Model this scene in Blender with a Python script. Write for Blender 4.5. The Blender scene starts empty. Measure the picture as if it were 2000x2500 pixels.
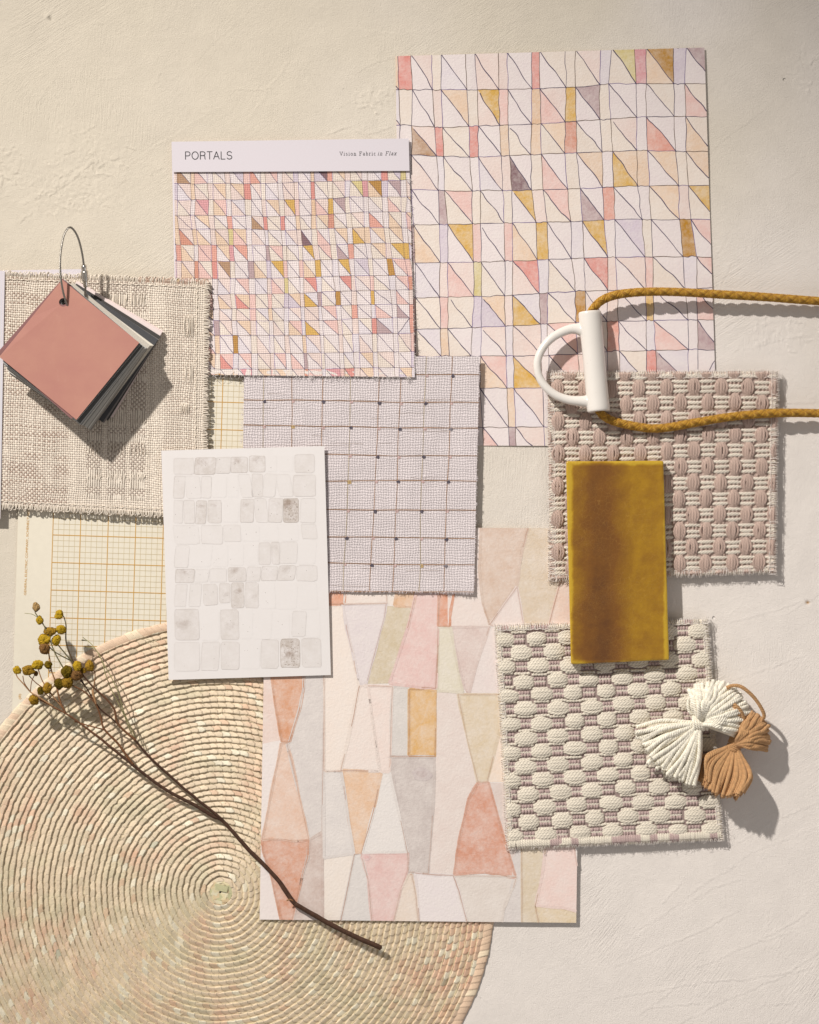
import bpy, math, random
import numpy as np

# ------------------------------------------------------------------ units
# one layout unit = 0.32 mm; the camera hangs CH units above the plaster
S = 0.00032
CH = 5000.0
rng = np.random.RandomState(7)
random.seed(7)
scene = bpy.context.scene

def W(P):
    """layout (x right, y down, z up) -> metres, keeping perspective of raised things"""
    P = np.asarray(P, dtype=float).reshape(-1, 3)
    k = (CH - P[:, 2]) / CH
    return np.stack([(P[:, 0]-1000)*S*k, (1250-P[:, 1])*S*k, P[:, 2]*S], 1)

def lin(h, gain=1.0):
    if isinstance(h, str):
        h = h.lstrip('#')
        c = np.array([int(h[i:i+2], 16)/255 for i in (0, 2, 4)])
    else:
        c = np.array(h, float)/255
    c = np.where(c <= 0.04045, c/12.92, ((c+0.055)/1.055)**2.4)
    return np.clip(c*gain, 0, 0.92)

# ------------------------------------------------------------------ noise
def _hash(ix, iy, seed):
    n = (ix*374761393 + iy*668265263 + seed*974634777) & 0xffffffff
    n = ((n ^ (n >> 13))*1274126177) & 0xffffffff
    return ((n ^ (n >> 16)) & 0xffffff)/float(0xffffff)

def vnoise(x, y, seed=0):
    x = np.asarray(x, float); y = np.asarray(y, float)
    ix = np.floor(x).astype(np.int64); iy = np.floor(y).astype(np.int64)
    fx = x-ix; fy = y-iy
    fx = fx*fx*(3-2*fx); fy = fy*fy*(3-2*fy)
    a = _hash(ix, iy, seed); b = _hash(ix+1, iy, seed)
    c = _hash(ix, iy+1, seed); d = _hash(ix+1, iy+1, seed)
    return (a*(1-fx)+b*fx)*(1-fy)+(c*(1-fx)+d*fx)*fy

def fbm(x, y, seed=0, octv=4):
    s = 0; a = 0.5; t = 0
    for o in range(octv):
        s = s + a*vnoise(x*2**o, y*2**o, seed+o*17); t += a; a *= 0.5
    return s/t

# ------------------------------------------------------------------ objects
def tagit(o, label=None, cat=None, group=None, kind=None):
    if label: o['label'] = label
    if cat: o['category'] = cat
    if group: o['group'] = group
    if kind: o['kind'] = kind
    return o

def empty(name, px, py, z=0, **kw):
    o = bpy.data.objects.new(name, None)
    o.empty_display_size = 0.02
    scene.collection.objects.link(o)
    o.location = W([(px, py, z)])[0]
    return tagit(o, **kw)

def mesh_obj(name, V, F, mat, parent=None, col=None, facecol=None, smooth=False, world=False, origin=None, matidx=None, **kw):
    """V layout coords; F array (quads/tris) or list of lists"""
    P = np.asarray(V, float) if world else W(V)
    if parent is not None:
        org = np.array(parent.matrix_world.translation) if False else np.array(ROOTLOC(parent))
    elif origin is not None:
        org = W([origin])[0]
    else:
        org = np.array([(P[:, 0].min()+P[:, 0].max())/2, (P[:, 1].min()+P[:, 1].max())/2, P[:, 2].min()])
    P = P-org
    me = bpy.data.meshes.new(name)
    if isinstance(F, np.ndarray):
        n = F.shape[1]
        me.vertices.add(len(P)); me.vertices.foreach_set('co', P.astype(np.float32).ravel())
        me.loops.add(F.size); me.loops.foreach_set('vertex_index', F.astype(np.int32).ravel())
        me.polygons.add(len(F))
        me.polygons.foreach_set('loop_start', np.arange(0, F.size, n, dtype=np.int32))
        me.update(calc_edges=True)
        lt = np.full(len(F), n)
    else:
        me.from_pydata(P.tolist(), [], [list(map(int, f)) for f in F])
        lt = np.array([len(f) for f in F])
    if col is not None:
        a = me.color_attributes.new('Col', 'FLOAT_COLOR', 'POINT')
        c = np.ones((len(P), 4), np.float32)
        col = np.asarray(col); c[:, :col.shape[1]] = col
        a.data.foreach_set('color', c.ravel())
    elif facecol is not None:
        a = me.color_attributes.new('Col', 'FLOAT_COLOR', 'CORNER')
        fc = np.asarray(facecol); c = np.ones((int(lt.sum()), 4), np.float32)
        c[:, :fc.shape[1]] = np.repeat(fc, lt, axis=0)
        a.data.foreach_set('color', c.ravel())
    mats = mat if isinstance(mat, (list, tuple)) else [mat]
    for m in mats: me.materials.append(m)
    if matidx is not None:
        me.polygons.foreach_set('material_index', np.asarray(matidx, dtype=np.int32))
    if smooth:
        me.polygons.foreach_set('use_smooth', np.ones(len(me.polygons), dtype=bool))
    me.validate(); me.update()
    o = bpy.data.objects.new(name, me)
    scene.collection.objects.link(o)
    if parent is not None:
        o.parent = parent
    else:
        o.location = org
    return tagit(o, **kw)

def ROOTLOC(o):
    v = np.array(o.location, float)
    while o.parent is not None:
        o = o.parent; v = v+np.array(o.location, float)
    return v

def grid_faces(ny, nx, mask=None, wrap=False):
    idx = np.arange(ny*nx).reshape(ny, nx)
    if wrap: idx = np.concatenate([idx, idx[:, :1]], 1)
    a = idx[:-1, :-1]; b = idx[:-1, 1:]; c = idx[1:, 1:]; d = idx[1:, :-1]
    F = np.stack([a, d, c, b], -1).reshape(-1, 4)
    if mask is not None:
        m = mask.ravel()
        F = F[m[F].all(1)]
    return F

def compact(V, F, C=None):
    used = np.unique(F); mp = -np.ones(len(V), int); mp[used] = np.arange(len(used))
    return V[used], mp[F], (C[used] if C is not None else None)

# ------------------------------------------------------------------ materials
class NT:
    def __init__(s, name):
        s.m = bpy.data.materials.new(name); s.m.use_nodes = True
        s.t = s.m.node_tree; s.t.nodes.clear()
        s.out = s.n('ShaderNodeOutputMaterial'); s.b = s.n('ShaderNodeBsdfPrincipled')
        s.l(s.b.outputs[0], s.out.inputs[0])
        s.tc = s.n('ShaderNodeTexCoord').outputs['Object']
    def n(s, k, **kw):
        x = s.t.nodes.new(k)
        for a, v in kw.items(): setattr(x, a, v)
        return x
    def l(s, a, b): s.t.links.new(a, b)
    def put(s, sock, v):
        if hasattr(v, 'is_linked') or isinstance(v, bpy.types.NodeSocket): s.l(v, sock)
        else: sock.default_value = v
    def math(s, op, a, b=0.0, c=None):
        x = s.n('ShaderNodeMath', operation=op); s.put(x.inputs[0], a); s.put(x.inputs[1], b)
        if c is not None: s.put(x.inputs[2], c)
        return x.outputs[0]
    def mapping(s, scale=(1, 1, 1), rot=0, loc=(0, 0, 0), vec=None):
        x = s.n('ShaderNodeMapping'); s.l(vec or s.tc, x.inputs[0])
        x.inputs['Scale'].default_value = scale; x.inputs['Rotation'].default_value = (0, 0, rot)
        x.inputs['Location'].default_value = loc
        return x.outputs[0]
    def noise(s, scale, detail=3, rough=0.55, vec=None, dist=0.0):
        x = s.n('ShaderNodeTexNoise'); s.l(vec or s.tc, x.inputs['Vector'])
        x.inputs['Scale'].default_value = scale; x.inputs['Detail'].default_value = detail
        x.inputs['Roughness'].default_value = rough; x.inputs['Distortion'].default_value = dist
        return x.outputs[0]
    def ramp(s, f, stops, interp='LINEAR'):
        x = s.n('ShaderNodeValToRGB'); s.l(f, x.inputs[0]); r = x.color_ramp; r.interpolation = interp
        while len(r.elements) < len(stops): r.elements.new(0.5)
        for e, (p, c) in zip(r.elements, stops):
            e.position = p; e.color = (*c, 1) if len(c) == 3 else c
        return x.outputs[0]
    def mr(s, f, a, b, c, d):
        x = s.n('ShaderNodeMapRange'); s.l(f, x.inputs[0])
        for i, v in enumerate((a, b, c, d)): x.inputs[i+1].default_value = v
        return x.outputs[0]
    def mix(s, f, a, b, mode='MIX'):
        x = s.n('ShaderNodeMix', data_type='RGBA', blend_type=mode)
        s.put(x.inputs[0], f); s.put(x.inputs[6], a); s.put(x.inputs[7], b)
        return x.outputs[2]
    def bump(s, h, dist, strength=1.0, prev=None):
        x = s.n('ShaderNodeBump'); s.l(h, x.inputs['Height'])
        x.inputs['Distance'].default_value = dist; x.inputs['Strength'].default_value = strength
        if prev: s.l(prev, x.inputs['Normal'])
        return x.outputs[0]
    def attr(s):
        x = s.n('ShaderNodeAttribute', attribute_name='Col'); return x
    def fin(s, color, rough=0.8, spec=0.25, normal=None, coat=0.0, sheen=0.0, metal=0.0):
        s.put(s.b.inputs['Base Color'], color if not isinstance(color, (tuple, list, np.ndarray)) else (*[float(v) for v in color[:3]], 1))
        s.put(s.b.inputs['Roughness'], rough); s.b.inputs['Specular IOR Level'].default_value = spec
        s.b.inputs['Coat Weight'].default_value = coat; s.b.inputs['Coat Roughness'].default_value = 0.06
        s.b.inputs['Sheen Weight'].default_value = sheen; s.b.inputs['Metallic'].default_value = metal
        if normal is not None: s.l(normal, s.b.inputs['Normal'])
        return s.m

def mat_attr(name, rough=0.85, spec=0.2, var=0.10, vscale=900, bump=0.0, bscale=1500, sheen=0.0, fibre=None):
    t = NT(name); a = t.attr()
    n = t.noise(vscale, 3)
    f = t.mr(n, 0.3, 0.7, 1-var, 1+var)
    c = t.n('ShaderNodeVectorMath', operation='SCALE'); t.l(a.outputs['Color'], c.inputs[0]); t.l(f, c.inputs['Scale'])
    nm = None
    if bump > 0: nm = t.bump(t.noise(bscale, 2), bump)
    return t.fin(c.outputs[0], rough, spec, nm, sheen=sheen)

def mat_paper(name, paper, grain=0.00010, gscale=520, amount=0.55):
    """watercolour on paper: pigment (colour attribute) granulates towards paper colour"""
    t = NT(name); a = t.attr()
    n1 = t.noise(75, 4, 0.6); n2 = t.noise(420, 3, 0.6); n3 = t.noise(1300, 2)
    g = t.math('ADD', t.math('MULTIPLY', n1, 0.55), t.math('ADD', t.math('MULTIPLY', n2, 0.3), t.math('MULTIPLY', n3, 0.15)))
    k = t.mr(g, 0.38, 0.62, -0.18, 0.72)
    k = t.math('MULTIPLY', k, t.math('MULTIPLY', a.outputs['Alpha'], amount))
    c = t.mix(k, a.outputs['Color'], (*[float(v) for v in paper], 1))
    t.t.nodes[-1].clamp_factor = False
    nm = t.bump(t.noise(gscale, 3, 0.6), grain)
    return t.fin(c, 0.9, 0.12, nm)

def mat_plain(name, color, rough=0.6, spec=0.3, bump=0.0, bscale=800, **kw):
    t = NT(name)
    nm = t.bump(t.noise(bscale, 3), bump) if bump > 0 else None
    return t.fin(tuple(color), rough, spec, nm, **kw)

def weave_nodes(t, period_px, wob=0.35, rot=0.0):
    """plain-weave relief; returns height 0..1 and gap mask"""
    p = period_px*S
    vec = t.mapping(rot=rot)
    sep = t.n('ShaderNodeSeparateXYZ'); t.l(vec, sep.inputs[0])
    w1 = t.noise(120, 3); w2 = t.noise(140, 3, vec=t.mapping(loc=(3, 5, 0)))
    sl1 = t.noise(1.0, 3, vec=t.mapping(scale=(30, 900, 1))); sl2 = t.noise(1.0, 3, vec=t.mapping(scale=(900, 30, 1)))
    u = t.math('ADD', t.math('MULTIPLY', sep.outputs[0], 1/p), t.math('MULTIPLY', w1, 5.0*wob))
    v = t.math('ADD', t.math('MULTIPLY', sep.outputs[1], 1/p), t.math('MULTIPLY', w2, 5.0*wob))
    su = t.math('SINE', t.math('MULTIPLY', u, math.pi)); sv = t.math('SINE', t.math('MULTIPLY', v, math.pi))
    cu = t.math('COSINE', t.math('MULTIPLY', u, math.pi)); cv = t.math('COSINE', t.math('MULTIPLY', v, math.pi))
    # threads centred on integers+.5 : |sin| profile ; over/under by cos product
    au = t.math('ABSOLUTE', su); av = t.math('ABSOLUTE', sv)
    chk = t.math('MULTIPLY', su, sv)
    hw = t.math('MULTIPLY', au, t.math('ADD', 0.62, t.math('MULTIPLY', chk, 0.38)))
    hf = t.math('MULTIPLY', av, t.math('SUBTRACT', 0.62, t.math('MULTIPLY', chk, 0.38)))
    h = t.math('MAXIMUM', hw, hf)
    return h, sl1, sl2
# ------------------------------------------------------------------ shape helpers
def clip_poly(poly, quad):
    """Sutherland-Hodgman, quad convex"""
    quad = [np.array(q, float) for q in quad]
    cen = sum(quad)/len(quad); out = [np.array(p, float) for p in poly]
    for i in range(len(quad)):
        a = quad[i]; b = quad[(i+1) % len(quad)]
        e = b-a; s = np.sign(e[0]*(cen-a)[1]-e[1]*(cen-a)[0])
        res = []
        for j in range(len(out)):
            p = out[j]; q = out[(j+1) % len(out)]
            dp = s*(e[0]*(p-a)[1]-e[1]*(p-a)[0]); dq = s*(e[0]*(q-a)[1]-e[1]*(q-a)[0])
            if dp >= 0: res.append(p)
            if (dp >= 0) != (dq >= 0): res.append(p+(q-p)*dp/(dp-dq))
        out = res
        if not out: return []
    return out

def clip_seg(p, q, quad):
    quad = [np.array(k, float) for k in quad]; cen = sum(quad)/4
    p = np.array(p, float); q = np.array(q, float)
    for i in range(4):
        a = quad[i]; e = quad[(i+1) % 4]-a; s = np.sign(e[0]*(cen-a)[1]-e[1]*(cen-a)[0])
        dp = s*(e[0]*(p-a)[1]-e[1]*(p-a)[0]); dq = s*(e[0]*(q-a)[1]-e[1]*(q-a)[0])
        if dp < 0 and dq < 0: return None
        if dp < 0: p = p+(q-p)*dp/(dp-dq)
        elif dq < 0: q = p+(q-p)*dp/(dp-dq)
    return p, q

class Sheet:
    """a thin sheet with things printed on it; collects printed faces a hair above its top"""
    def __init__(s, corners, zf, thick, color, edge=None):
        s.c = [np.array(c, float) for c in corners]   # TL TR BR BL
        s.zf = zf; s.V = []; s.F = []; s.C = []
        s.base(thick, color, edge)
    def _add(s, pts, z, col):
        n = len(s.V)
        for p in pts: s.V.append((p[0], p[1], z(p) if callable(z) else z))
        s.F.append(list(range(n, n+len(pts)))); s.C.append(col)
    def base(s, th, color, edge):
        nb = 30
        ring = []
        for i in range(4):
            a = s.c[i]; b = s.c[(i+1) % 4]
            for k in range(nb): ring.append(a+(b-a)*k/nb)
        # top as grid
        nu, nv = 30, 30
        u = np.linspace(0, 1, nu+1); v = np.linspace(0, 1, nv+1)
        n = len(s.V)
        for vv in v:
            for uu in u:
                p = (s.c[0]*(1-uu)+s.c[1]*uu)*(1-vv)+(s.c[3]*(1-uu)+s.c[2]*uu)*vv
                s.V.append((p[0], p[1], s.zf(p[0], p[1])))
        for j in range(nv):
            for i in range(nu):
                a = n+j*(nu+1)+i
                s.F.append([a, a+nu+1, a+nu+2, a+1]); s.C.append((*color, 0.5))
        ec = (*(edge if edge is not None else color), 0)
        m = len(ring); n = len(s.V)
        for p in ring: s.V.append((p[0], p[1], s.zf(p[0], p[1])))
        for p in ring: s.V.append((p[0], p[1], s.zf(p[0], p[1])-th))
        for k in range(m):
            k2 = (k+1) % m
            s.F.append([n+k, n+k2, n+m+k2, n+m+k]); s.C.append(ec)
        # underside
        n = len(s.V)
        for vv in v:
            for uu in u:
                p = (s.c[0]*(1-uu)+s.c[1]*uu)*(1-vv)+(s.c[3]*(1-uu)+s.c[2]*uu)*vv
                s.V.append((p[0], p[1], s.zf(p[0], p[1])-th))
        for j in range(nv):
            for i in range(nu):
                a = n+j*(nu+1)+i
                s.F.append([a, a+1, a+nu+2, a+nu+1]); s.C.append(ec)
    def poly(s, pts, col, lift=0.15, alpha=1.0, clip=True, flat=None):
        if clip: pts = clip_poly(pts, s.c)
        if len(pts) < 3: return
        a = 0
        for i in range(len(pts)):
            p, q = pts[i], pts[(i+1) % len(pts)]; a += p[0]*q[1]-p[1]*q[0]
        if a > 0: pts = pts[::-1]
        s._add(pts, (lambda p: s.zf(p[0], p[1])+lift), (*col, alpha))
    def stroke(s, pts, w, col, lift=0.3, alpha=0.0, clip=True):
        lift0 = lift
        pts = np.asarray(pts, float)
        if np.isscalar(w): w = np.full(len(pts), float(w))
        for i in range(len(pts)-1):
            p, q = pts[i], pts[i+1]
            if clip:
                r = clip_seg(p, q, s.c)
                if r is None: continue
                p, q = r
            d = q-p; L = math.hypot(*d)
            if L < 1e-6: continue
            nrm = np.array([-d[1], d[0]])/L; d = d/L*0.15
            s.k = (getattr(s, 'k', 0)+1) % 101; lift = lift0+s.k*0.0022
            a, b = w[i]/2, w[i+1]/2
            s._add([p-d+nrm*a, p-d-nrm*a, q+d-nrm*b, q+d+nrm*b][::-1] if False else [p-d-nrm*a, p-d+nrm*a, q+d+nrm*b, q+d-nrm*b], (lambda P, lift=lift: s.zf(P[0], P[1])+lift), (*col, alpha))
    def build(s, name, mat, parent=None, **kw):
        F = s.F
        # orient printed faces upwards (layout y is down)
        V = np.array(s.V)
        return mesh_obj(name, V, F, mat, parent, facecol=np.array(s.C), **kw)

def wob(p, q, n=8, amp=1.0, seed=0, ends=0.0):
    p = np.array(p, float); q = np.array(q, float); t = np.linspace(0, 1, n+1)
    d = q-p; L = math.hypot(*d)+1e-9; nrm = np.array([-d[1], d[0]])/L
    k = int(abs(p[0]*13.1+p[1]*7.7+q[0]*3.3+q[1]*5.9)*10)+seed
    o = (vnoise(t*3.0+k % 997, np.full_like(t, 0.5), k % 101)-0.5)*2*amp + (vnoise(t*9.0+k % 997, np.full_like(t, 3.5), k % 91)-0.5)*0.7*amp
    o = o*np.sin(np.pi*t)**0.6
    return p[None]+d[None]*t[:, None]+nrm[None]*o[:, None]

class Tubes:
    def __init__(s): s.V = []; s.F = []; s.C = []; s.n = 0
    def add(s, P, r, col, sides=6, cap=True, flat=1.0):
        P = np.asarray(P, float); n = len(P)
        if n < 2: return
        r = np.full(n, float(r)) if np.isscalar(r) else np.asarray(r, float)
        T = np.gradient(P, axis=0); T /= (np.linalg.norm(T, axis=1)[:, None]+1e-9)
        ref = np.array([0, 0, 1.0]) if abs(T[:, 2]).mean() < 0.8 else np.array([1.0, 0, 0])
        A = np.cross(T, ref); A /= (np.linalg.norm(A, axis=1)[:, None]+1e-9)
        for i in range(1, n):
            if (A[i]*A[i-1]).sum() < 0: A[i] = -A[i]
        B = np.cross(T, A)
        th = np.arange(sides)*2*math.pi/sides
        ring = P[:, None]+r[:, None, None]*(np.cos(th)[None, :, None]*A[:, None]+flat*np.sin(th)[None, :, None]*B[:, None])
        start = s.n
        s.V.append(ring.reshape(-1, 3)); s.F.append(grid_faces(n, sides, wrap=True)+start)
        c = np.asarray(col, float)
        if c.ndim == 1: c = np.repeat(c[None, :3], n, 0)
        s.C.append(np.repeat(c, sides, 0)); s.n += n*sides
        if cap:
            k = np.arange(sides); k2 = (k+1) % sides
            for e, o in ((0, -1), (n-1, 1)):
                s.V.append((P[e]+T[e]*o*r[e]*0.5)[None]); s.C.append(c[e][None])
                b = start+e*sides
                q = np.stack([b+k, b+k2, np.full(sides, s.n)], 1)
                s.F.append(('t', q if o < 0 else q[:, [1, 0, 2]])); s.n += 1
    def build(s, name, mat, parent=None, **kw):
        V = np.concatenate(s.V); C = np.concatenate(s.C)
        F = []
        quads = [f for f in s.F if not isinstance(f, tuple)]; tris = [f[1] for f in s.F if isinstance(f, tuple)]
        Q = np.concatenate(quads)
        # quads and tris in one mesh: write loops by hand
        T = np.concatenate(tris) if tris else np.zeros((0, 3), int)
        P = W(V)
        if parent is not None: org = ROOTLOC(parent)
        else: org = np.array([(P[:, 0].min()+P[:, 0].max())/2, (P[:, 1].min()+P[:, 1].max())/2, P[:, 2].min()])
        P = P-org
        me = bpy.data.meshes.new(name)
        me.vertices.add(len(P)); me.vertices.foreach_set('co', P.astype(np.float32).ravel())
        loops = np.concatenate([Q.ravel(), T.ravel()])
        me.loops.add(len(loops)); me.loops.foreach_set('vertex_index', loops.astype(np.int32))
        me.polygons.add(len(Q)+len(T))
        st = np.concatenate([np.arange(len(Q))*4, len(Q)*4+np.arange(len(T))*3])
        me.polygons.foreach_set('loop_start', st.astype(np.int32))
        me.update(calc_edges=True)
        a = me.color_attributes.new('Col', 'FLOAT_COLOR', 'POINT')
        c = np.ones((len(P), 4), np.float32); c[:, :3] = C[:, :3]
        a.data.foreach_set('color', c.ravel())
        me.materials.append(mat)
        me.polygons.foreach_set('use_smooth', np.ones(len(me.polygons), dtype=bool))
        me.validate(); me.update()
        o = bpy.data.objects.new(name, me); scene.collection.objects.link(o)
        if parent is not None: o.parent = parent
        else: o.location = org
        return tagit(o, **kw)

def resample(P, step):
    P = np.asarray(P, float)
    # catmull-rom then arc-length resample
    Q = np.concatenate([[2*P[0]-P[1]], P, [2*P[-1]-P[-2]]])
    out = []
    for i in range(1, len(Q)-2):
        t = np.linspace(0, 1, 24, endpoint=False)[:, None]
        a, b, c, d = Q[i-1], Q[i], Q[i+1], Q[i+2]
        out.append(0.5*((2*b)+(c-a)*t+(2*a-5*b+4*c-d)*t**2+(3*b-a-3*c+d)*t**3))
    out = np.concatenate(out+[P[-1:]])
    L = np.concatenate([[0], np.cumsum(np.linalg.norm(np.diff(out[:, :3], axis=0), axis=1))])
    n = max(3, int(L[-1]/step)+1); tt = np.linspace(0, L[-1], n)
    return np.stack([np.interp(tt, L, out[:, k]) for k in range(out.shape[1])], 1)

def frames(P):
    T = np.gradient(P, axis=0); T /= (np.linalg.norm(T, axis=1)[:, None]+1e-9)
    up = np.array([0, 0, 1.0]) if abs(T[:, 2]).mean() < 0.85 else np.array([1.0, 0, 0])
    A = np.cross(T, up); A /= (np.linalg.norm(A, axis=1)[:, None]+1e-9)
    for i in range(1, len(P)):
        if (A[i]*A[i-1]).sum() < 0: A[i] = -A[i]
    B = np.cross(T, A)
    return T, A, B

def yarn(tb, P, r, col, pitch=14.0, plies=3, step=2.2, jit=0.06, phase=None, sides=6, taper=False):
    P = resample(P, step); T, A, B = frames(P)
    L = np.concatenate([[0], np.cumsum(np.linalg.norm(np.diff(P, axis=0), axis=1))])
    ph0 = rng.rand()*6.28 if phase is None else phase
    rr = r*(1+0.12*(vnoise(L*0.08, L*0+rng.rand()*99, 3)-0.5))
    if taper: rr = rr*np.clip(np.minimum(L, L[-1]-L)/ (3*r)+0.35, 0, 1)
    base = np.array(col, float)*(1+jit*(rng.rand()-0.5)*2)
    for k in range(plies):
        ph = ph0+2*math.pi*k/plies+L*2*math.pi/pitch
        Q = P+(np.cos(ph)[:, None]*A+np.sin(ph)[:, None]*B)*(rr*0.58)[:, None]
        tb.add(Q, rr*0.50, base*(0.92, 1.0, 1.06)[k % 3], sides=sides)

def hf_mesh(name, U, V, corners, H, C, mask, mat, parent, z0, zf=None, **kw):
    """height field on a bilinear patch: U,V 0..1 arrays (ny,nx)"""
    c = [np.array(k, float) for k in corners]
    u = U[..., None]; v = V[..., None]
    P = (c[0]*(1-u)+c[1]*u)*(1-v)+(c[3]*(1-u)+c[2]*u)*v
    Z = z0+H
    if zf is not None: Z = Z+zf(P[..., 0], P[..., 1])
    VV = np.concatenate([P, Z[..., None]], -1).reshape(-1, 3)
    F = grid_faces(H.shape[0], H.shape[1], mask)
    V2, F2, C2 = compact(VV, F, C.reshape(-1, C.shape[-1]))
    return mesh_obj(name, V2, F2, mat, parent, col=C2, smooth=True, **kw)

def text_geo(body, x0, y0, width, height=None, ang=0.0, shear=0.0, space=1.0, off=0.0):
    """font outline as layout-space triangles: baseline start (x0,y0), length `width`, rotated ang (rad, y-down plane)"""
    cu = bpy.data.curves.new('t', 'FONT'); cu.body = body; cu.shear = shear; cu.space_character = space
    cu.offset = off; cu.resolution_u = 6
    ob = bpy.data.objects.new('t', cu); scene.collection.objects.link(ob)
    dg = bpy.context.evaluated_depsgraph_get(); dg.update()
    me = ob.evaluated_get(dg).to_mesh()
    V = np.array([v.co[:] for v in me.vertices]); F = [list(p.vertices) for p in me.polygons]
    ob.evaluated_get(dg).to_mesh_clear()
    bpy.data.objects.remove(ob); bpy.data.curves.remove(cu)
    w = V[:, 0].max()-V[:, 0].min(); sx = width/w
    X = (V[:, 0]-V[:, 0].min())*sx
    sy = sx if height is None else height/0.729
    Y = -V[:, 1]*sy
    ca, sa = math.cos(ang), math.sin(ang)
    return np.stack([x0+X*ca-Y*sa, y0+X*sa+Y*ca], 1), F

def lettering(parts, name, zf, lift, mat, parent, **kw):
    V = []; F = []; n = 0
    for P, f in parts:
        V.append(np.concatenate([P, (np.array([zf(a, b) for a, b in P])+lift+0.003*(np.arange(len(P))//4 % 60))[:, None]], 1))
        F += [[i+n for i in ff] for ff in f]; n += len(P)
    return mesh_obj(name, np.concatenate(V), F, mat, parent, **kw)

def arc(cx, cy, rx, ry, a0, a1, n=12):
    t = np.radians(np.linspace(a0, a1, n)); return [(cx+rx*math.cos(k), cy+ry*math.sin(k)) for k in t]
def ser(x, y, w=.13): return [(x-w, y), (x+w, y)]
GL = {  # width, strokes (y up, cap height 1)
 'P': (.66, [[(.08, 0), (.08, 1)], [(.08, 1), (.36, 1)]+arc(.36, .73, .24, .27, 90, -90)+[(.08, .46)]]),
 'O': (.82, [arc(.41, .5, .36, .5, 0, 360, 30)]),
 'R': (.72, [[(.08, 0), (.08, 1)], [(.08, 1), (.38, 1)]+arc(.38, .745, .24, .255, 90, -90)+[(.08, .49)], [(.38, .49)]+arc(.44, .34, .16, .15, 90, 0, 6)+[(.61, .08), (.66, 0)]]),
 'T': (.64, [[(.32, 0), (.32, 1)], [(.02, 1), (.62, 1)]]),
 'A': (.70, [[(.02, 0), (.35, 1), (.68, 0)], [(.14, .34), (.56, .34)]]),
 'L': (.58, [[(.08, 1), (.08, 0), (.54, 0)]]),
 'S': (.68, [arc(.34, .745, .26, .255, 20, 270, 16)+arc(.34, .255, .28, .255, 90, -160, 16)]),
 'V': (.78, [[(.08, 1), (.39, 0), (.70, 1)], ser(.08, 1), ser(.70, 1)]),
 'F': (.70, [[(.16, 0), (.16, 1), (.64, 1), (.64, .82)], [(.16, .52), (.48, .52)], ser(.16, 0, .15), ser(.10, 1, .1)]),
 'i': (.34, [[(.08, .66), (.17, .66), (.17, 0)], ser(.17, 0), [(.14, .92), (.20, .92)]]),
 's': (.46, [arc(.23, .50, .15, .16, 40, 270, 8)+arc(.23, .17, .17, .17, 90, -140, 8)]),
 'o': (.56, [arc(.28, .33, .22, .33, 0, 360, 18)]),
 'n': (.62, [[(.06, .66), (.14, .66), (.14, 0)], arc(.31, .44, .17, .22, 170, 0, 8)+[(.48, 0)], ser(.14, 0), ser(.48, 0)]),
 'a': (.54, [arc(.26, .46, .17, .20, 150, 0, 8)+[(.43, .1), (.50, 0)], arc(.25, .19, .18, .19, 70, 330, 10)]),
 'b': (.58, [[(.04, 1), (.13, 1), (.13, 0)], arc(.31, .33, .19, .33, 130, -130, 12)]),
 'r': (.44, [[(.05, .66), (.14, .66), (.14, 0)], arc(.30, .44, .16, .22, 160, 50, 6), ser(.14, 0)]),
 'c': (.50, [arc(.27, .33, .20, .33, 50, 310, 14)]),
 'l': (.32, [[(.06, 1), (.16, 1), (.16, 0)], ser(.16, 0)]),
 'x': (.56, [[(.08, .66), (.46, 0)], [(.46, .66), (.08, 0)], ser(.08, .66, .09), ser(.46, 0, .09), ser(.46, .66, .09), ser(.08, 0, .09)]),
 ' ': (.36, [])}
def stroke_text(body, x0, y0, width, cap, ang, w, serif=True, shear=0.0):
    gx = 1.16 if not serif else 1.1
    tot = sum(GL[c][0] for c in body)*gx; extra_ = (width/cap-tot)/max(1, len(body)-1)
    V = []; F = []; pen = 0.0; ca, sa = math.cos(ang), math.sin(ang); k = 0
    for c in body:
        gw, st = GL[c]
        for P in st:
            P = np.array(P, float)*cap; P[:, 0] *= gx
            for i in range(len(P)-1):
                p, q = P[i], P[i+1]; d = q-p; L = math.hypot(*d)
                if L < 1e-6: continue
                d = d/L; n = np.array([-d[1], d[0]])*w/2; e = d*w*.22
                b = len(V)
                for pt in (p-e-n, p-e+n, q+e+n, q+e-n):
                    X = pen*cap+pt[0]+shear*pt[1]; Y = -pt[1]
                    V.append((x0+X*ca-Y*sa, y0+X*sa+Y*ca))
                F.append([b, b+1, b+2, b+3])
        pen += gw*gx+extra_
    return np.array(V), F
# ================================================================== materials
G = 1.0   # photo tones -> base colours
def L_(h, g=1.0): return lin(h, G*g)

M_graph = mat_attr('graph_paper', 0.85, 0.15, var=0.02, vscale=200, bump=0.00003)
M_card = mat_plain('white_card', L_('#dcd4d8'), 0.55, 0.3, bump=0.00002, bscale=900)
M_ink = mat_plain('grey_ink', L_('#4a484a'), 0.7, 0.2)
M_ink2 = mat_plain('ochre_ink', L_('#cf9f4c'), 0.8, 0.2)
M_paint = mat_paper('painted_paper', L_('#f0e8e0'), grain=0.00027, gscale=650, amount=0.5)
M_wc = mat_paper('watercolour_paper', L_('#efe6de'), grain=0.00026, gscale=560, amount=0.55)
M_post = mat_paper('postcard', L_('#ebe5e2'), grain=0.00003, gscale=700, amount=1.15)
M_yarn = mat_attr('wool_yarn', 0.95, 0.1, var=0.10, vscale=2500, bump=0.00012, bscale=4500, sheen=0.15)
M_thread = mat_attr('thread', 0.9, 0.12, var=0.10, vscale=2500, bump=0.00006, bscale=5000)
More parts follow.
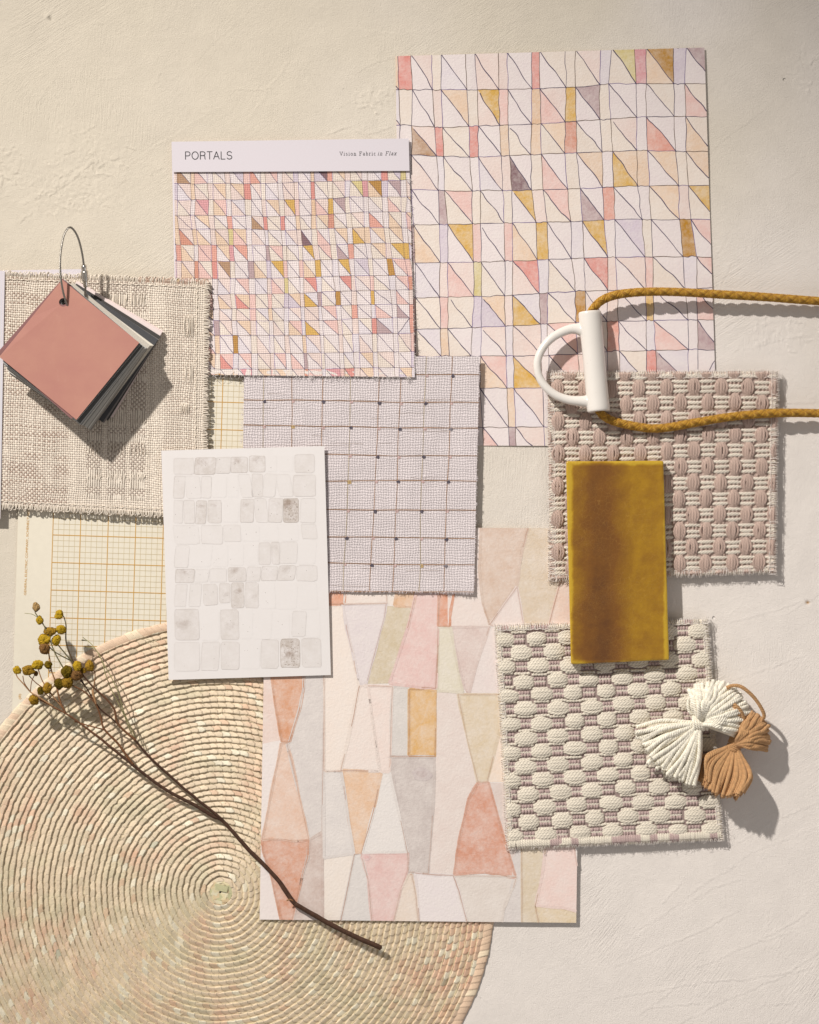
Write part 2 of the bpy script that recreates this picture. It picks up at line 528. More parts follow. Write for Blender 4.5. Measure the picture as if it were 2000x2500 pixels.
M_rope = mat_attr('rope_fibre', 0.55, 0.35, var=0.14, vscale=1800, bump=0.00008, bscale=6000, sheen=0.1)
M_rug = mat_attr('rug_wool', 0.95, 0.1, var=0.12, vscale=2600, bump=0.00016, bscale=4500, sheen=0.15)
M_stem = mat_attr('dry_stem', 0.7, 0.25, var=0.22, vscale=700, bump=0.0003, bscale=900)
M_flower = mat_attr('dry_flower', 0.95, 0.1, var=0.35, vscale=2200, bump=0.0006, bscale=2600)
M_chipcore = mat_plain('chip_edge', L_('#cfc9c2'), 0.7, 0.2)

def mat_linen(name, period, depth, dark, paper=None, slub=0.10, fromattr=True, stretch=1.0):
    t = NT(name); a = t.attr()
    h, s1, s2 = weave_nodes(t, period)
    g = t.mr(h, 0.25, 0.75, 1-dark, 1.03)
    sl = t.math('ADD', t.mr(s1, 0.3, 0.7, -slub, slub), t.mr(s2, 0.3, 0.7, -slub, slub))
    big = t.mr(t.noise(45, 3), 0.3, 0.7, -0.04, 0.04)
    f = t.math('MULTIPLY', g, t.math('ADD', t.math('ADD', 1.0, sl), big))
    c = t.n('ShaderNodeVectorMath', operation='SCALE'); t.l(a.outputs['Color'], c.inputs[0]); t.l(f, c.inputs['Scale'])
    nm = t.bump(h, depth)
    nm = t.bump(t.noise(2500, 2), 0.00006, prev=nm)
    return t.fin(c.outputs[0], 0.92, 0.1, nm, sheen=0.05)

M_linenA = mat_linen('printed_linen', 5.0, 0.00030, 0.13, slub=0.04)
M_linenB = mat_linen('lilac_linen', 6.4, 0.00050, 0.20, slub=0.04)
M_woven = mat_attr('woven_cotton', 0.92, 0.1, var=0.09, vscale=2200, bump=0.0001, bscale=4000, sheen=0.1)

# palm leaf: fine fibres along the strips
def mat_palm():
    t = NT('palm_leaf'); a = t.attr()
    n = t.noise(1400, 3, 0.6); n2 = t.noise(90, 3)
    f = t.math('MULTIPLY', t.mr(n, 0.3, 0.7, 0.88, 1.1), t.mr(n2, 0.3, 0.7, 0.95, 1.05))
    c = t.n('ShaderNodeVectorMath', operation='SCALE'); t.l(a.outputs['Color'], c.inputs[0]); t.l(f, c.inputs['Scale'])
    nm = t.bump(t.noise(2600, 3), 0.00012)
    return t.fin(c.outputs[0], 0.6, 0.3, nm)
M_palm = mat_palm()

# ================================================================== plaster
def build_plaster():
    t = NT('plaster')
    w = t.noise(9, 3, 0.5)
    def strokes(rot, s1, s2, seed):
        v = t.mapping(rot=rot); v = t.mapping(scale=(s1, s2, 1), loc=(seed, seed*1.7, 0), vec=v)
        return t.noise(1.0, 4, 0.62, vec=v, dist=0.25)
    a = strokes(math.radians(-33), 55, 750, 1.3)
    b = strokes(math.radians(-52), 90, 700, 4.1)
    d = strokes(math.radians(-86), 80, 800, 7.7)
    m1 = t.mr(t.noise(7, 2, vec=t.mapping(loc=(2, 1, 0))), 0.42, 0.58, 0, 1)
    m2 = t.mr(t.noise(8, 2, vec=t.mapping(loc=(5, 9, 0))), 0.45, 0.60, 0, 1)
    s = t.mix(m1, a, b); s = t.mix(m2, s, d)
    sf = t.mr(t.noise(9, 3, vec=t.mapping(loc=(8, 3, 0))), 0.46, 0.66, 0.06, 0.75)
    fine = t.noise(1500, 3, 0.6); mid = t.noise(260, 4, 0.6); big = t.noise(35, 4, 0.55)
    h = t.math('MULTIPLY', t.math('SUBTRACT', s, 0.5), t.math('MULTIPLY', sf, 0.9))
    h = t.math('ADD', h, t.math('MULTIPLY', fine, 0.38))
    h = t.math('ADD', h, t.math('MULTIPLY', mid, 0.22))
    h = t.math('ADD', h, t.math('MULTIPLY', big, 0.35))
    # pits
    vor = t.n('ShaderNodeTexVoronoi'); t.l(t.tc, vor.inputs['Vector']); vor.inputs['Scale'].default_value = 38
    pit = t.math('MULTIPLY', t.mr(vor.outputs['Distance'], 0.02, 0.05, 1, 0), t.mr(t.noise(12, 1), 0.55, 0.6, 0, 1))
    h = t.math('SUBTRACT', h, t.math('MULTIPLY', pit, 1.2))
    nm = t.bump(h, 0.0011)
    at = t.attr()
    f = t.mr(t.noise(60, 4), 0.3, 0.7, 0.975, 1.025)
    c = t.n('ShaderNodeVectorMath', operation='SCALE'); t.l(at.outputs['Color'], c.inputs[0]); t.l(f, c.inputs['Scale'])
    m = t.fin(c.outputs[0], 0.78, 0.2, nm)
    st = 2.7
    xs = np.concatenate([[-2600, -1400, -700, -300], np.arange(-60, 2060, st), [2300, 2700, 3400, 4600]])
    ys = np.concatenate([[-2300, -1300, -600, -250], np.arange(-60, 2560, st), [2800, 3300, 4000, 5200]])
    X, Y = np.meshgrid(xs, ys)
    Z = (fbm(X/260, Y/260, 3, 3)-0.5)*5 + (fbm(X/60, Y/60, 5, 3)-0.5)*0.9
    r = np.random.RandomState(11)
    def ridge(pts, h, w, side, jit=2.5):
        pts = np.array(pts, float)
        for i in range(len(pts)-1):
            p, q = pts[i], pts[i+1]; d = q-p; L = math.hypot(*d); d = d/L
            x0, x1 = min(p[0], q[0])-w*4, max(p[0], q[0])+w*4
            y0, y1 = min(p[1], q[1])-w*4, max(p[1], q[1])+w*4
            ii = np.where((ys > y0) & (ys < y1))[0]; jj = np.where((xs > x0) & (xs < x1))[0]
            if len(ii) == 0 or len(jj) == 0: continue
            sl = np.ix_(ii, jj); x = X[sl]; y = Y[sl]
            tt = (x-p[0])*d[0]+(y-p[1])*d[1]
            s = (x-p[0])*(-d[1])+(y-p[1])*d[0]
            s = s+(vnoise(tt*0.12+i*7, y*0.02, 5)-0.5)*jit*2
            env = ((tt > 0) & (tt < L))*(0.3+0.9*vnoise(tt*0.03+i, tt*0, 9))
            s = s*side
            prof = np.where(s >= 0, np.exp(-s/(w*1.2)), np.clip(1+s/3.0, 0, 1)*0.2-np.exp(-((s+1)/2.0)**2)*0.6)
            Z[sl] += h*env*prof
    def crack(x, y, ang, L, n, h, w, side, bend=0.3):
        pts = [(x, y)]
        for k in range(n):
            ang += (r.rand()-0.5)*bend
            x += math.cos(ang)*L/n; y += math.sin(ang)*L/n; pts.append((x, y))
        ridge(pts, h, w, side)
    # long trowel lips, lower right
    for (x, y, an, L, h) in [(1500, 2362, -14, 340, 1.7), (1500, 2438, -15, 520, 1.7), (1660, 2500, -22, 420, 1.7), (1700, 2365, -20, 260, 1.3),
                             (1850, 2297, -28, 150, 1.8), (1620, 2208, -55, 70, 1.9), (1560, 2270, -30, 300, 1.2), (1690, 2200, -33, 130, 1.3),
                             (1560, 2480, -40, 150, 1.5), (1590, 2462, -8, 120, 1.5), (1700, 1690, -20, 300, 1.1), (1780, 1520, -12, 200, 1.2),
                             (1740, 1890, -12, 180, 1.0), (1800, 2060, -33, 230, 1.2), (1780, 2120, -33, 260, 1.0), (1830, 1000, -10, 160, 1.2),
                             (1790, 860, -14, 200, 1.4), (1760, 700, -60, 160, 1.2), (1740, 640, -62, 120, 1.1), (1700, 400, -35, 260, 1.0),
                             (700, 150, 122, 90, 1.4), (660, 210, 125, 90, 1.2), (800, 330, -12, 60, 2.0), (900, 330, -18, 60, 1.8), (540, 255, 150, 300, 1.0),
                             (120, 480, -30, 140, 2.4), (240, 412, -38, 60, 2.0), (60, 500, -25, 120, 1.5), (200, 330, 60, 80, 1.5), (300, 370, 110, 70, 1.3),
                             (860, 255, -10, 90, 1.3), (905, 240, -80, 30, 2.0), (40, 100, -30, 200, 0.7), (360, 90, -70, 120, 0.8), (420, 200, -40, 300, 0.7)]:
        crack(x, y, math.radians(an), L, 9, h*0.72, 3.2, -1, 0.22)
    for k in range(120):
        x = r.rand()*2000; y = r.rand()*2500
        if (x > 940 and y < 1450 and x < 1740) : continue
        crack(x, y, math.radians(-28+r.randn()*35), 25+r.rand()*90, 4, 0.4+r.rand()*0.8, 2.2+r.rand()*1.2, -1 if r.rand() < .8 else 1, 0.8)
    # rough scraped patch
    for (cx, cy, rx, ry, n) in [(210, 410, 110, 100, 46), (170, 490, 110, 30, 16), (20, 420, 40, 60, 14), (920, 245, 50, 25, 12), (1960, 180, 40, 60, 12), (1900, 820, 90, 40, 14)]:
        for k in range(n):
            x = cx+r.randn()*rx*0.5; y = cy+r.randn()*ry*0.5
            crack(x, y, r.rand()*6.28, 12+r.rand()*30, 4, 0.9+r.rand()*1.1, 2.8, -1 if r.rand() < .6 else 1, 1.6)
        m_ = np.exp(-(((X-cx)/rx)**2+((Y-cy)/ry)**2))
        Z += m_*(fbm(X/7, Y/7, 77, 2)-0.5)*1.5
    # little hole and speck
    Z -= 3.0*np.exp(-(((X-122)/5)**2+((Y-45)/5)**2)); Z += 1.6*np.exp(-(((X-117)/5)**2+((Y-40)/6)**2))
    Z -= 3.5*np.exp(-(((X-1972)/4)**2+((Y-1471)/4)**2))
    Z -= Z.max()*0.25; Z = np.minimum(Z, 0.9)
    # cream limewash upper left, greyer and pinker plaster lower right (real patchy coats)
    k = np.clip((X/2000*0.75+Y/2500*0.9)-0.25+(fbm(X/420, Y/420, 21, 3)-0.5)*0.9, 0, 1)[..., None]
    k = k*k*(3-2*k)
    c1 = L_('#dbd0be'); c2 = L_('#e9e0d7')
    C = c1*(1-k)+c2*k
    pk = np.clip((fbm(X/230, Y/230, 33, 3)-0.5)*3, 0, 1)[..., None]*0.5
    C = C*(1-pk)+(L_('#e8dfd7')*k+L_('#dacfbb')*(1-k))*pk
    d = np.exp(-(((X-1972)/4.5)**2+((Y-1471)/3.5)**2))[..., None]; C = C*(1-d)+L_('#a5772e')*d
    d = np.exp(-(((X-123)/3.5)**2+((Y-47)/4)**2))[..., None]; C = C*(1-0.5*d)
    Vv = np.stack([X, Y, Z], -1).reshape(-1, 3)
    return mesh_obj('plaster_surface', Vv, grid_faces(*X.shape), m, col=C.reshape(-1, 3), smooth=True, origin=(1000, 1250, 0),
                    kind='structure', label='cream trowelled plaster surface under all the samples', cat='surface')
_p = build_plaster()

# ================================================================== graph paper
def build_graph():
    eu = np.array([.99953, .0305]); ev = np.array([-.0305, .99953]); O = np.array([131.0, 1238.5]); p = 67.3
    f = lambda u, v: O+eu*u+ev*v
    c = [f(-86, -330), f(560, -330), f(560, 560), f(-86, 560)]
    zf = lambda x, y: 2.6+0*x
    s = Sheet(c, zf, 0.8, L_('#e6ddca'), L_('#e9e0cf'))
    mj = L_('#cd9f52'); mn = L_('#c9b78e')
    for i in range(0, 8*5+1):
        big = i % 5 == 0; u = i*p/5
        s.stroke([f(u, -5*p), f(u, 8*p)], 1.9 if big else 0.85, mj if big else mn, 0.3 if big else 0.15)
    for j in range(-25, 41):
        big = j % 5 == 0; v = j*p/5
        s.stroke([f(0, v), f(8*p, v)], 1.9 if big else 0.85, mj if big else mn, 0.36 if big else 0.2)
    root = empty('graph_paper', 250, 1300, 1.8, label='sheet of cream graph paper ruled in ochre lines with ochre lettering up its margin', cat='graph paper')
    s.build('ruled_sheet', M_graph, root)
    a = math.atan2(-.9993, .0385)
    T1 = text_geo('GENERAL ELECTRIC COMPANY, SCHENECTADY, N. Y.', 64, 1453, 236, 5.6, a)
    T2 = text_geo('(8)', 51, 1707, 13, 6, a)
    lettering([T1], 'lettering', zf, 0.4, M_ink2, root); lettering([T2], 'lettering', zf, 0.4, M_ink2, root)
build_graph()

# ================================================================== painted pattern (triangles in a hand drawn grid)
PAL = dict(w='#e7dad7', c='#e8d9cc', p='#e8d3ca', P='#e8c3ba', r='#de9a90', y='#d9b068', Y='#d9c894', b='#b9967a', m='#bda4a4', M='#8b6f72',
           l='#e2d7d9', o='#e7cbb2', O='#bd9055', R='#dba2a4', B='#d79c87', s='#e2a898', k='#d6c8d0', q='#e4c2a4')
VX = {  # vertical lines a..s at rows H0..H11
 'a': [971,974,977,978,979,982,984,984,985,986,986,987,987], 'b': [1003,1007,1005,1005,1005,1010,1014,1015,1015,1015,1016,1017,1017],
 'c': [1054,1056,1061,1066,1070,1073,1075,1073,1076,1077,1078,1079,1080], 'd': [1077,1077,1081,1083,1085,1093,1093,1094,1093,1097,1098,1099,1100],
 'e': [1137,1140,1145,1147,1153,1154,1156,1157,1153,1150,1152,1154,1156], 'f': [1159,1166,1168,1168,1173,1173,1175,1176,1175,1174,1172,1179,1183],
 'g': [1217,1218,1220,1224,1227,1231,1233,1232,1234,1236,1238,1242,1245], 'h': [1238,1240,1241,1244,1250,1251,1252,1251,1253,1253,1255,1259,1262],
 'i': [1299,1299,1298,1296,1298,1309,1312,1317,1320,1322,1325,1328,1330], 'j': [1317,1318,1321,1322,1326,1336,1339,1338,1336,1340,1342,1344,1346],
 'k': [1380,1382,1380,1379,1386,1394,1395,1405,1406,1411,1415,1417,1419], 'l': [1405,1405,1407,1408,1417,1422,1426,1429,1430,1432,1435,1437,1439],
 'm': [1467,1465,1465,1470,1471,1475,1484,1484,1482,1483,1484,1486,1488], 'n': [1493,1486,1491,1496,1498,1501,1503,1507,1510,1512,1514,1515,1516],
 'o': [1549,1553,1555,1555,1557,1568,1575,1577,1578,1579,1580,1581,1582], 'p': [1577,1578,1578,1581,1585,1590,1594,1595,1596,1601,1603,1604,1605],
 'q': [1644,1645,1646,1650,1657,1659,1668,1673,1680,1681,1682,1683,1684], 'r': [1676,1672,1674,1675,1681,1687,1701,1702,1703,1704,1705,1706,1707]}
HY = [[135,133,131,129,127,124,122,120,118,117,117,116,116],   # y at sampled x
      [219,219,219,218,216,213,204,204,204], [305,311,303,292,284,284], [378,384,375,367,370], [463,466,463,454,453], [549,544,541,536,535],
      [642,639,631,628,626], [727,722,711,707,704], [805,796,788,784,780], [869,869,866,857,852], [948,948,945,940,936], [1044,1043,1041,1038,1036], [1128,1128,1126,1122,1120]]
HX = [[960,1025,1090,1155,1220,1285,1350,1415,1480,1545,1610,1675,1740], [960,1060,1160,1260,1320,1400,1490,1600,1740], [970,1080,1300,1460,1600,1740]] \
   + [[1000,1140,1350,1560,1700], [1000,1150,1350,1550,1720], [1010,1250,1400,1500,1730], [1010,1200,1400,1480,1740], [1010,1230,1400,1550,1740],
      [1020,1240,1380,1500,1740], [1080,1260,1400,1500,1740], [1080,1260,1400,1500,1740], [1080,1260,1400,1500,1740], [1080,1260,1400,1500,1740]]
names = list('abcdefghijklmnopqr')
NR = 14
def colx():
    cols = [[VX[k][0]]+list(VX[k])+[VX[k][-1]] for k in names]
    # beyond the right edge of the sheet and to the left, the same hand keeps going
    rr = np.random.RandomState(5)
    right = []; w = [62, 26, 62, 27]
    base = np.array(cols[-1], float)
    for g in w: base = base+g+rr.randn(NR+1)*1.6; right.append(list(base))
    left = []; base = np.array(cols[0], float)
    for g in [66, 24, 62, 26, 64, 22, 66, 24, 60]: base = base-g+rr.randn(NR+1)*1.6; left.append(list(base))
    return left[::-1]+cols+right, len(left)
COLS, NL = colx()
COLS = np.array(COLS)          # (ncol, NR+1)
HX = [HX[0]]+HX+[HX[-1]]; HY = [[v-84 for v in HY[0]]]+HY+[[v+84 for v in HY[-1]]]
NC = len(COLS)
def nodep(ci, r):
    x = COLS[ci, r]
    return np.array([x, np.interp(x, HX[r], HY[r])+ (0 if 960 < x < 1740 else (vnoise(x*0.02, r*3.1, 4)-0.5)*8)])
# colour codes; wide cells 'LU' (lower-left, upper-right), narrow single
ROWS = [
 'r wp c lw w pp p ww r wc c cp l cY R oO k wm',
 'c ww p wo c py P ww q Pp y wm c ww w wc w Pc',
 'w bp r cc r ww o cw o co B cw c cp w sw w oc',
 'w pw l cw w lp p Mw c Pw c wo w yo o wo c co',
 'w ww m cP c cw c wy p cP c mw s ww w co p cy',
 'm oc k wy P ww P oc y ww l wy w lk c ww O wP',
 'w ll p Pp Y cw w pr l cw w wr p wp P cw l wP',
 'P cc P cc k ko p yl m cw O ww p ww y ww w Pw',
 'P cl o cw l wp l pp l wP w wc s ww l Pw w mw',
 'p wc w pc w oP l yp w wP p cw p lc r ml w wl',
 'c pw w cw p ww o lp w cw p wc l pw c ww w cp',
 'w cp p wP w Pw m wp c ww w cl w wo w cp w ww']
extra = np.random.RandomState(3)
def pick(narrow=False):
    u = extra.rand()
    soft = 'wwwwcccpppplooPPk'
    if u < (0.22 if narrow else 0.07): return extra.choice(list('ryPmMsrsBbR' if not narrow else 'rrsyRmmYBO'))
    return extra.choice(list(soft))
CELL = {}
for r in range(NR):
    toks = ROWS[r-1].split() if 1 <= r <= 12 else []
    for ci in range(NC-1):
        k = ci-NL
        narrow = (k % 2 == 0)
        if 0 <= k < len(toks): CELL[(ci, r)] = toks[k]
        else: CELL[(ci, r)] = pick(True) if narrow else pick()+pick()
FLIP = {(NL+17, 10), (NL-4, 6), (NL-6, 9)}

def draw_pattern(s, xf, lw, inkd, sat=1.0, wobs=1.5, gain=1.0, lalpha=0.0):
    edge = {}
    def E(a, b):
        k = (a, b)
        if k not in edge:
            p = nodep(*a); q = nodep(*b)
            edge[k] = np.array([xf(P) for P in wob(p, q, 8, wobs, seed=a[0]*31+a[1]*7+b[0])])
        return edge[k]
    def col(ch):
        c = L_(PAL[ch], gain)
        if sat != 1.0: m = c.mean(); c = np.clip(m+(c-m)*sat, 0, .92)
        return c*(1+(rng.rand()-0.5)*0.05)
    ink = [L_('#51485a'), L_('#716285'), L_('#635248')]
    for ci in range(NC-1):
        for r in range(NR):
            T = E((ci, r), (ci+1, r)); Bt = E((ci, r+1), (ci+1, r+1)); Lf = E((ci, r), (ci, r+1)); R = E((ci+1, r), (ci+1, r+1))
            code = CELL[(ci, r)]
            if len(code) == 1:
                s.poly(list(T)+list(R[1:])+list(Bt[::-1][1:])+list(Lf[::-1][1:-1]), col(code), 0.15)
            else:
                fl = (ci, r) in FLIP
                if not fl:
                    D = np.array([xf(P) for P in wob(nodep(ci, r), nodep(ci+1, r+1), 10, wobs*1.8, seed=ci*5+r)])
                    s.poly(list(D)+list(Bt[::-1][1:])+list(Lf[::-1][1:-1]), col(code[0]), 0.15)
                    s.poly(list(T)+list(R[1:])+list(D[::-1][1:-1]), col(code[1]), 0.15)
                else:
                    D = np.array([xf(P) for P in wob(nodep(ci+1, r), nodep(ci, r+1), 10, wobs*1.8, seed=ci*5+r)])
                    s.poly(list(T)+list(D[1:])+list(Lf[::-1][1:-1]), col(code[0]), 0.15)
                    s.poly(list(D)+list(Bt[1:])+list(R[::-1][1:-1]), col(code[1]), 0.15)
                n = len(D); a0 = 0 if rng.rand() < .85 else 1; a1 = n
                w = lw*1.15*(0.75+0.6*vnoise(np.arange(n)*0.6+ci*3, np.full(n, r*2.0), 6))
                s.stroke(D[a0:a1], w[a0:a1], ink[0]*inkd, 0.42)
                if rng.rand() < .5:   # blot where the pen stopped
                    e = D[-1]; s.stroke([e-[lw*.8, lw*.6], e+[lw*.8, lw*.6]], lw*2.0, ink[0]*inkd, 0.45)
    for k, e in edge.items():
        (c0, r0), (c1, r1) = k
        n = len(e); vert = c0 == c1
        w = lw*(0.55+0.55*vnoise(np.arange(n)*0.5+c0*3.3, np.full(n, r0*2.7+c1), 8))
        kk = (c0*7+r0*3) % 5
        s.stroke(e, w, (ink[1] if kk == 0 else ink[0] if kk < 3 else ink[2])*inkd, 0.3 if vert else 0.36)

def build_painted():
    zf = lambda x, y: 3.0 + 2.0*max(0, (x-1500)/250)
    s = Sheet([(966, 137), (1720, 116), (1752, 1090), (978, 1087)], zf, 1.2, L_('#ebe0d2'), L_('#efe8df'))
    draw_pattern(s, lambda P: P, 1.65, 1.3, wobs=2.4)
    s.build('painted_sheet', M_paint, label='large sheet painted with pastel triangles in an inked grid, under the ceramic handle', cat='painted sheet')
build_painted()

def build_linen_swatch():
    zf = lambda x, y: 7.0+1.2*(y-345)/300+10*min(1, max(0, (y-600)/290))**1.4*min(1, max(0, (x-500)/110)) + (2.5*math.exp(-((y-925)/14)**2)*(0.5+vnoise(x*0.02, 0, 3)))
    root = empty('linen_swatch_card', 715, 640, 5, label='printed linen swatch with small pink and ochre triangles under a white PORTALS header', cat='fabric swatch')
    zc = lambda x, y: zf(x, y)-2.6
    b = Sheet([(419, 348), (999, 342), (1010, 905), (431, 905)], zc, 0.9, L_('#e6e0e6'))
    b.build('backing_card', M_card, root)
    s = Sheet([(425, 412), (1000, 410), (1013, 921), (433, 914)], zf, 1.6, L_('#e6dbd3'))
    # ragged lower edge comes from the threads below
    xf = lambda P: np.array([713+(P[0]-1205)*0.5+(P[1]-225)*0.012, 490+(P[1]-225)*0.455])
    draw_pattern(s, xf, 1.05, 1.75, sat=1.0, wobs=1.8, gain=1.0)
    s.build('printed_linen', M_linenA, root)
    zh = lambda x, y: 12.0+0.5*math.sin((x-420)/580*3.1)
    h = Sheet([(419, 346), (998, 338), (1000, 417), (421, 420)], zh, 1.0, L_('#d7cdd3'), L_('#ddd5da'))
    hd = h.build('header_label', M_card, root)
    a = -0.006
    T = [stroke_text('PORTALS', 451.5, 389, 116, 18.3, a, 2.0, serif=False)]
    lettering(T, 'lettering', zh, 0.25, M_ink, hd)
    T2 = [stroke_text('Vision Fabric', 829.5, 379.6, 88, 8.8, a, 1.0)]
    T3 = [stroke_text('in Flax', 922, 378.9, 45.5, 8.8, a, 1.0, shear=.22)]
    lettering(T3, 'lettering', zh, 0.25, M_ink, hd)
    lettering(T2, 'lettering', zh, 0.25, M_ink, hd)
    tb = Tubes(); cc = L_('#e4dcd6')
    for k in range(150):
        x = 440+rng.rand()*570; y = 914+(x-433)*0.012; a = 1.57+rng.randn()*1.0; ln = 3+rng.rand()*9
        P = [(x, y-2, zf(x, y)+.3), (x+math.cos(a)*ln*.5, y+math.sin(a)*ln*.5, zf(x, y)+rng.rand()*2), (x+math.cos(a+rng.randn()*.6)*ln, y+math.sin(a)*ln, zf(x, y)+rng.rand()*3-1)]
        tb.add(resample(P, 1.5), 0.35, cc, sides=4)
    for k in range(90):
        y = 430+rng.rand()*480; x = 1000+(y-410)*0.0255; a = rng.randn()*0.9; ln = 2+rng.rand()*5
        P = [(x-1, y, zf(x, y)+.3), (x+math.cos(a)*ln, y+math.sin(a)*ln, zf(x, y)+rng.rand()*2)]
        tb.add(np.array(P), 0.35, cc, sides=4)
    tb.add(resample([(1006, 850, 14), (1014, 870, 16), (1022, 892, 15), (1031, 918, 14)], 2), 0.8, cc*0.85, sides=5)
    tb.add(resample([(946, 931, 14), (965, 924, 17), (990, 920, 17), (1012, 918, 14)], 2), 0.6, cc, sides=5)
    tb.add(resample([(610, 921, 13), (624, 917, 16), (650, 920, 14)], 2), 0.6, cc, sides=5)
    tb.build('loose_threads', M_thread, root)
build_linen_swatch()

def build_lilac():
    zf = lambda x, y: 15.2+5*max(0, (x-1080)/90)**1.5+3*max(0, (y-1380)/70)+1.2*vnoise(x/60, y/60, 5)
    s = Sheet([(597, 872), (1171, 870), (1157, 1448), (588, 1440)], zf, 1.8, L_('#ddd2d1'))
    root = empty('lilac_linen_swatch', 880, 1160, 6, label='lilac grey linen swatch with a brown windowpane check and small black dots', cat='fabric swatch')
    br = L_('#a78873'); dk = L_('#625b64'); pk = L_('#cdb0ab'); oc = L_('#bfa377')
    HL = [(915, 915), (976, 983), (1037, 1045), (1105, 1113), (1170, 1175), (1240, 1246), (1308, 1315), (1374, 1379), (1437, 1446)]
    VL = [(643, 641), (711, 705), (789, 780), (856, 838), (926, 903), (980, 958), (1040, 1022), (1103, 1084)]
    hp = []; vp = []
    for y0, y1 in HL: hp.append(wob((586, y0), (1172, y1), 30, 4.0, seed=3))
    for x0, x1 in VL: vp.append(wob((x0+2, 868), (x1, 1450), 30, 5.0, seed=5))
    for P in hp: s.stroke(P, 2.0+1.2*vnoise(np.arange(len(P))*0.7+P[0][1], np.zeros(len(P)), 3), br*0.92, 0.25)
    for i, P in enumerate(vp): s.stroke(P, 1.6+0.8*vnoise(np.arange(len(P))*0.7+P[0][0], np.zeros(len(P)), 3), (br if i % 3 else L_('#b8a994'))*1.05, 0.2)
    dots = {(1, 0): 'd', (1, 2): 'd', (1, 4): 'd', (1, 6): 'd', (0, 7): 'd', (2, 1): 'o', (2, 3): 'd', (2, 5): 'd', (2, 7): 'g', (3, 4): 'd', (3, 6): 'd',
            (4, 3): 'o', (4, 5): 'd', (4, 7): 'd', (5, 4): 'd', (5, 6): 'd', (6, 3): 'd', (6, 5): 'd', (6, 7): 'd', (7, 4): 'd', (7, 6): 'o', (7, 7): 'g'}
    for hi in range(9):
        for vi in range(8):
            k = dots.get((hi, vi), 'p')
            x = np.interp(HL[hi][0], vp[vi][:, 1], vp[vi][:, 0]); y = np.interp(x, hp[hi][:, 0], hp[hi][:, 1])
            if k == 'p': c = pk; r = 4.2
            elif k == 'o': c = oc; r = 5.2
            elif k == 'g': c = L_('#8a8286'); r = 5.0
            else: c = dk; r = 4.9
            cx, cy = x+3, y+3.5
            th = np.linspace(0, 6.283, 14, endpoint=False)
            rr = r*(0.75+0.5*np.random.RandomState(hi*9+vi).rand(14))
            s.poly([(cx+rr[i]*math.cos(th[i]), cy+0.9*rr[i]*math.sin(th[i])) for i in range(14)], c, 0.5)
    # slub threads seen across the cloth
    for k in range(26):
        y = 880+rng.rand()*560; x0 = 590+rng.rand()*500; x1 = x0+20+rng.rand()*90
        s.stroke(wob((x0, y), (x1, y+rng.randn()), 4, .5), 0.8, L_('#b3a39a'), 0.18)
    s.build('checked_linen', M_linenB, root)
    tb = Tubes(); cc = L_('#ddd3d3')
    for k in range(170):
        x = 800+rng.rand()*357; y = 1443+(x-800)*0.014; ln = 2+rng.rand()*4; a = 1.57+rng.randn()*0.7
        z = zf(x, y)
        tb.add(np.array([(x, y-2, z), (x+math.cos(a)*ln, y+math.sin(a)*ln, z+rng.randn())]), 0.5, cc*(0.8+0.3*rng.rand()), sides=4)
    for k in range(130):
        y = 875+rng.rand()*570; x = 1171-(y-870)*0.0242; a = rng.randn()*.6; z = zf(x, y); ln = 1.5+rng.rand()*3
        tb.add(np.array([(x-1, y, z), (x+math.cos(a)*ln, y+math.sin(a)*ln, z)]), 0.5, cc*(0.8+0.3*rng.rand()), sides=4)
    tb.build('frayed_edge', M_thread, root); tb = Tubes()
    for k in range(30):
        y = 930+rng.rand()*160; x = 595-(y-930)*0.03; a = 3.14+rng.randn()*.6; z = zf(x, y)
        tb.add(np.array([(x+1, y, z), (x+math.cos(a)*4, y+math.sin(a)*4, z)]), 0.5, cc, sides=4)
    tb.build('frayed_edge', M_thread, root)
build_lilac()
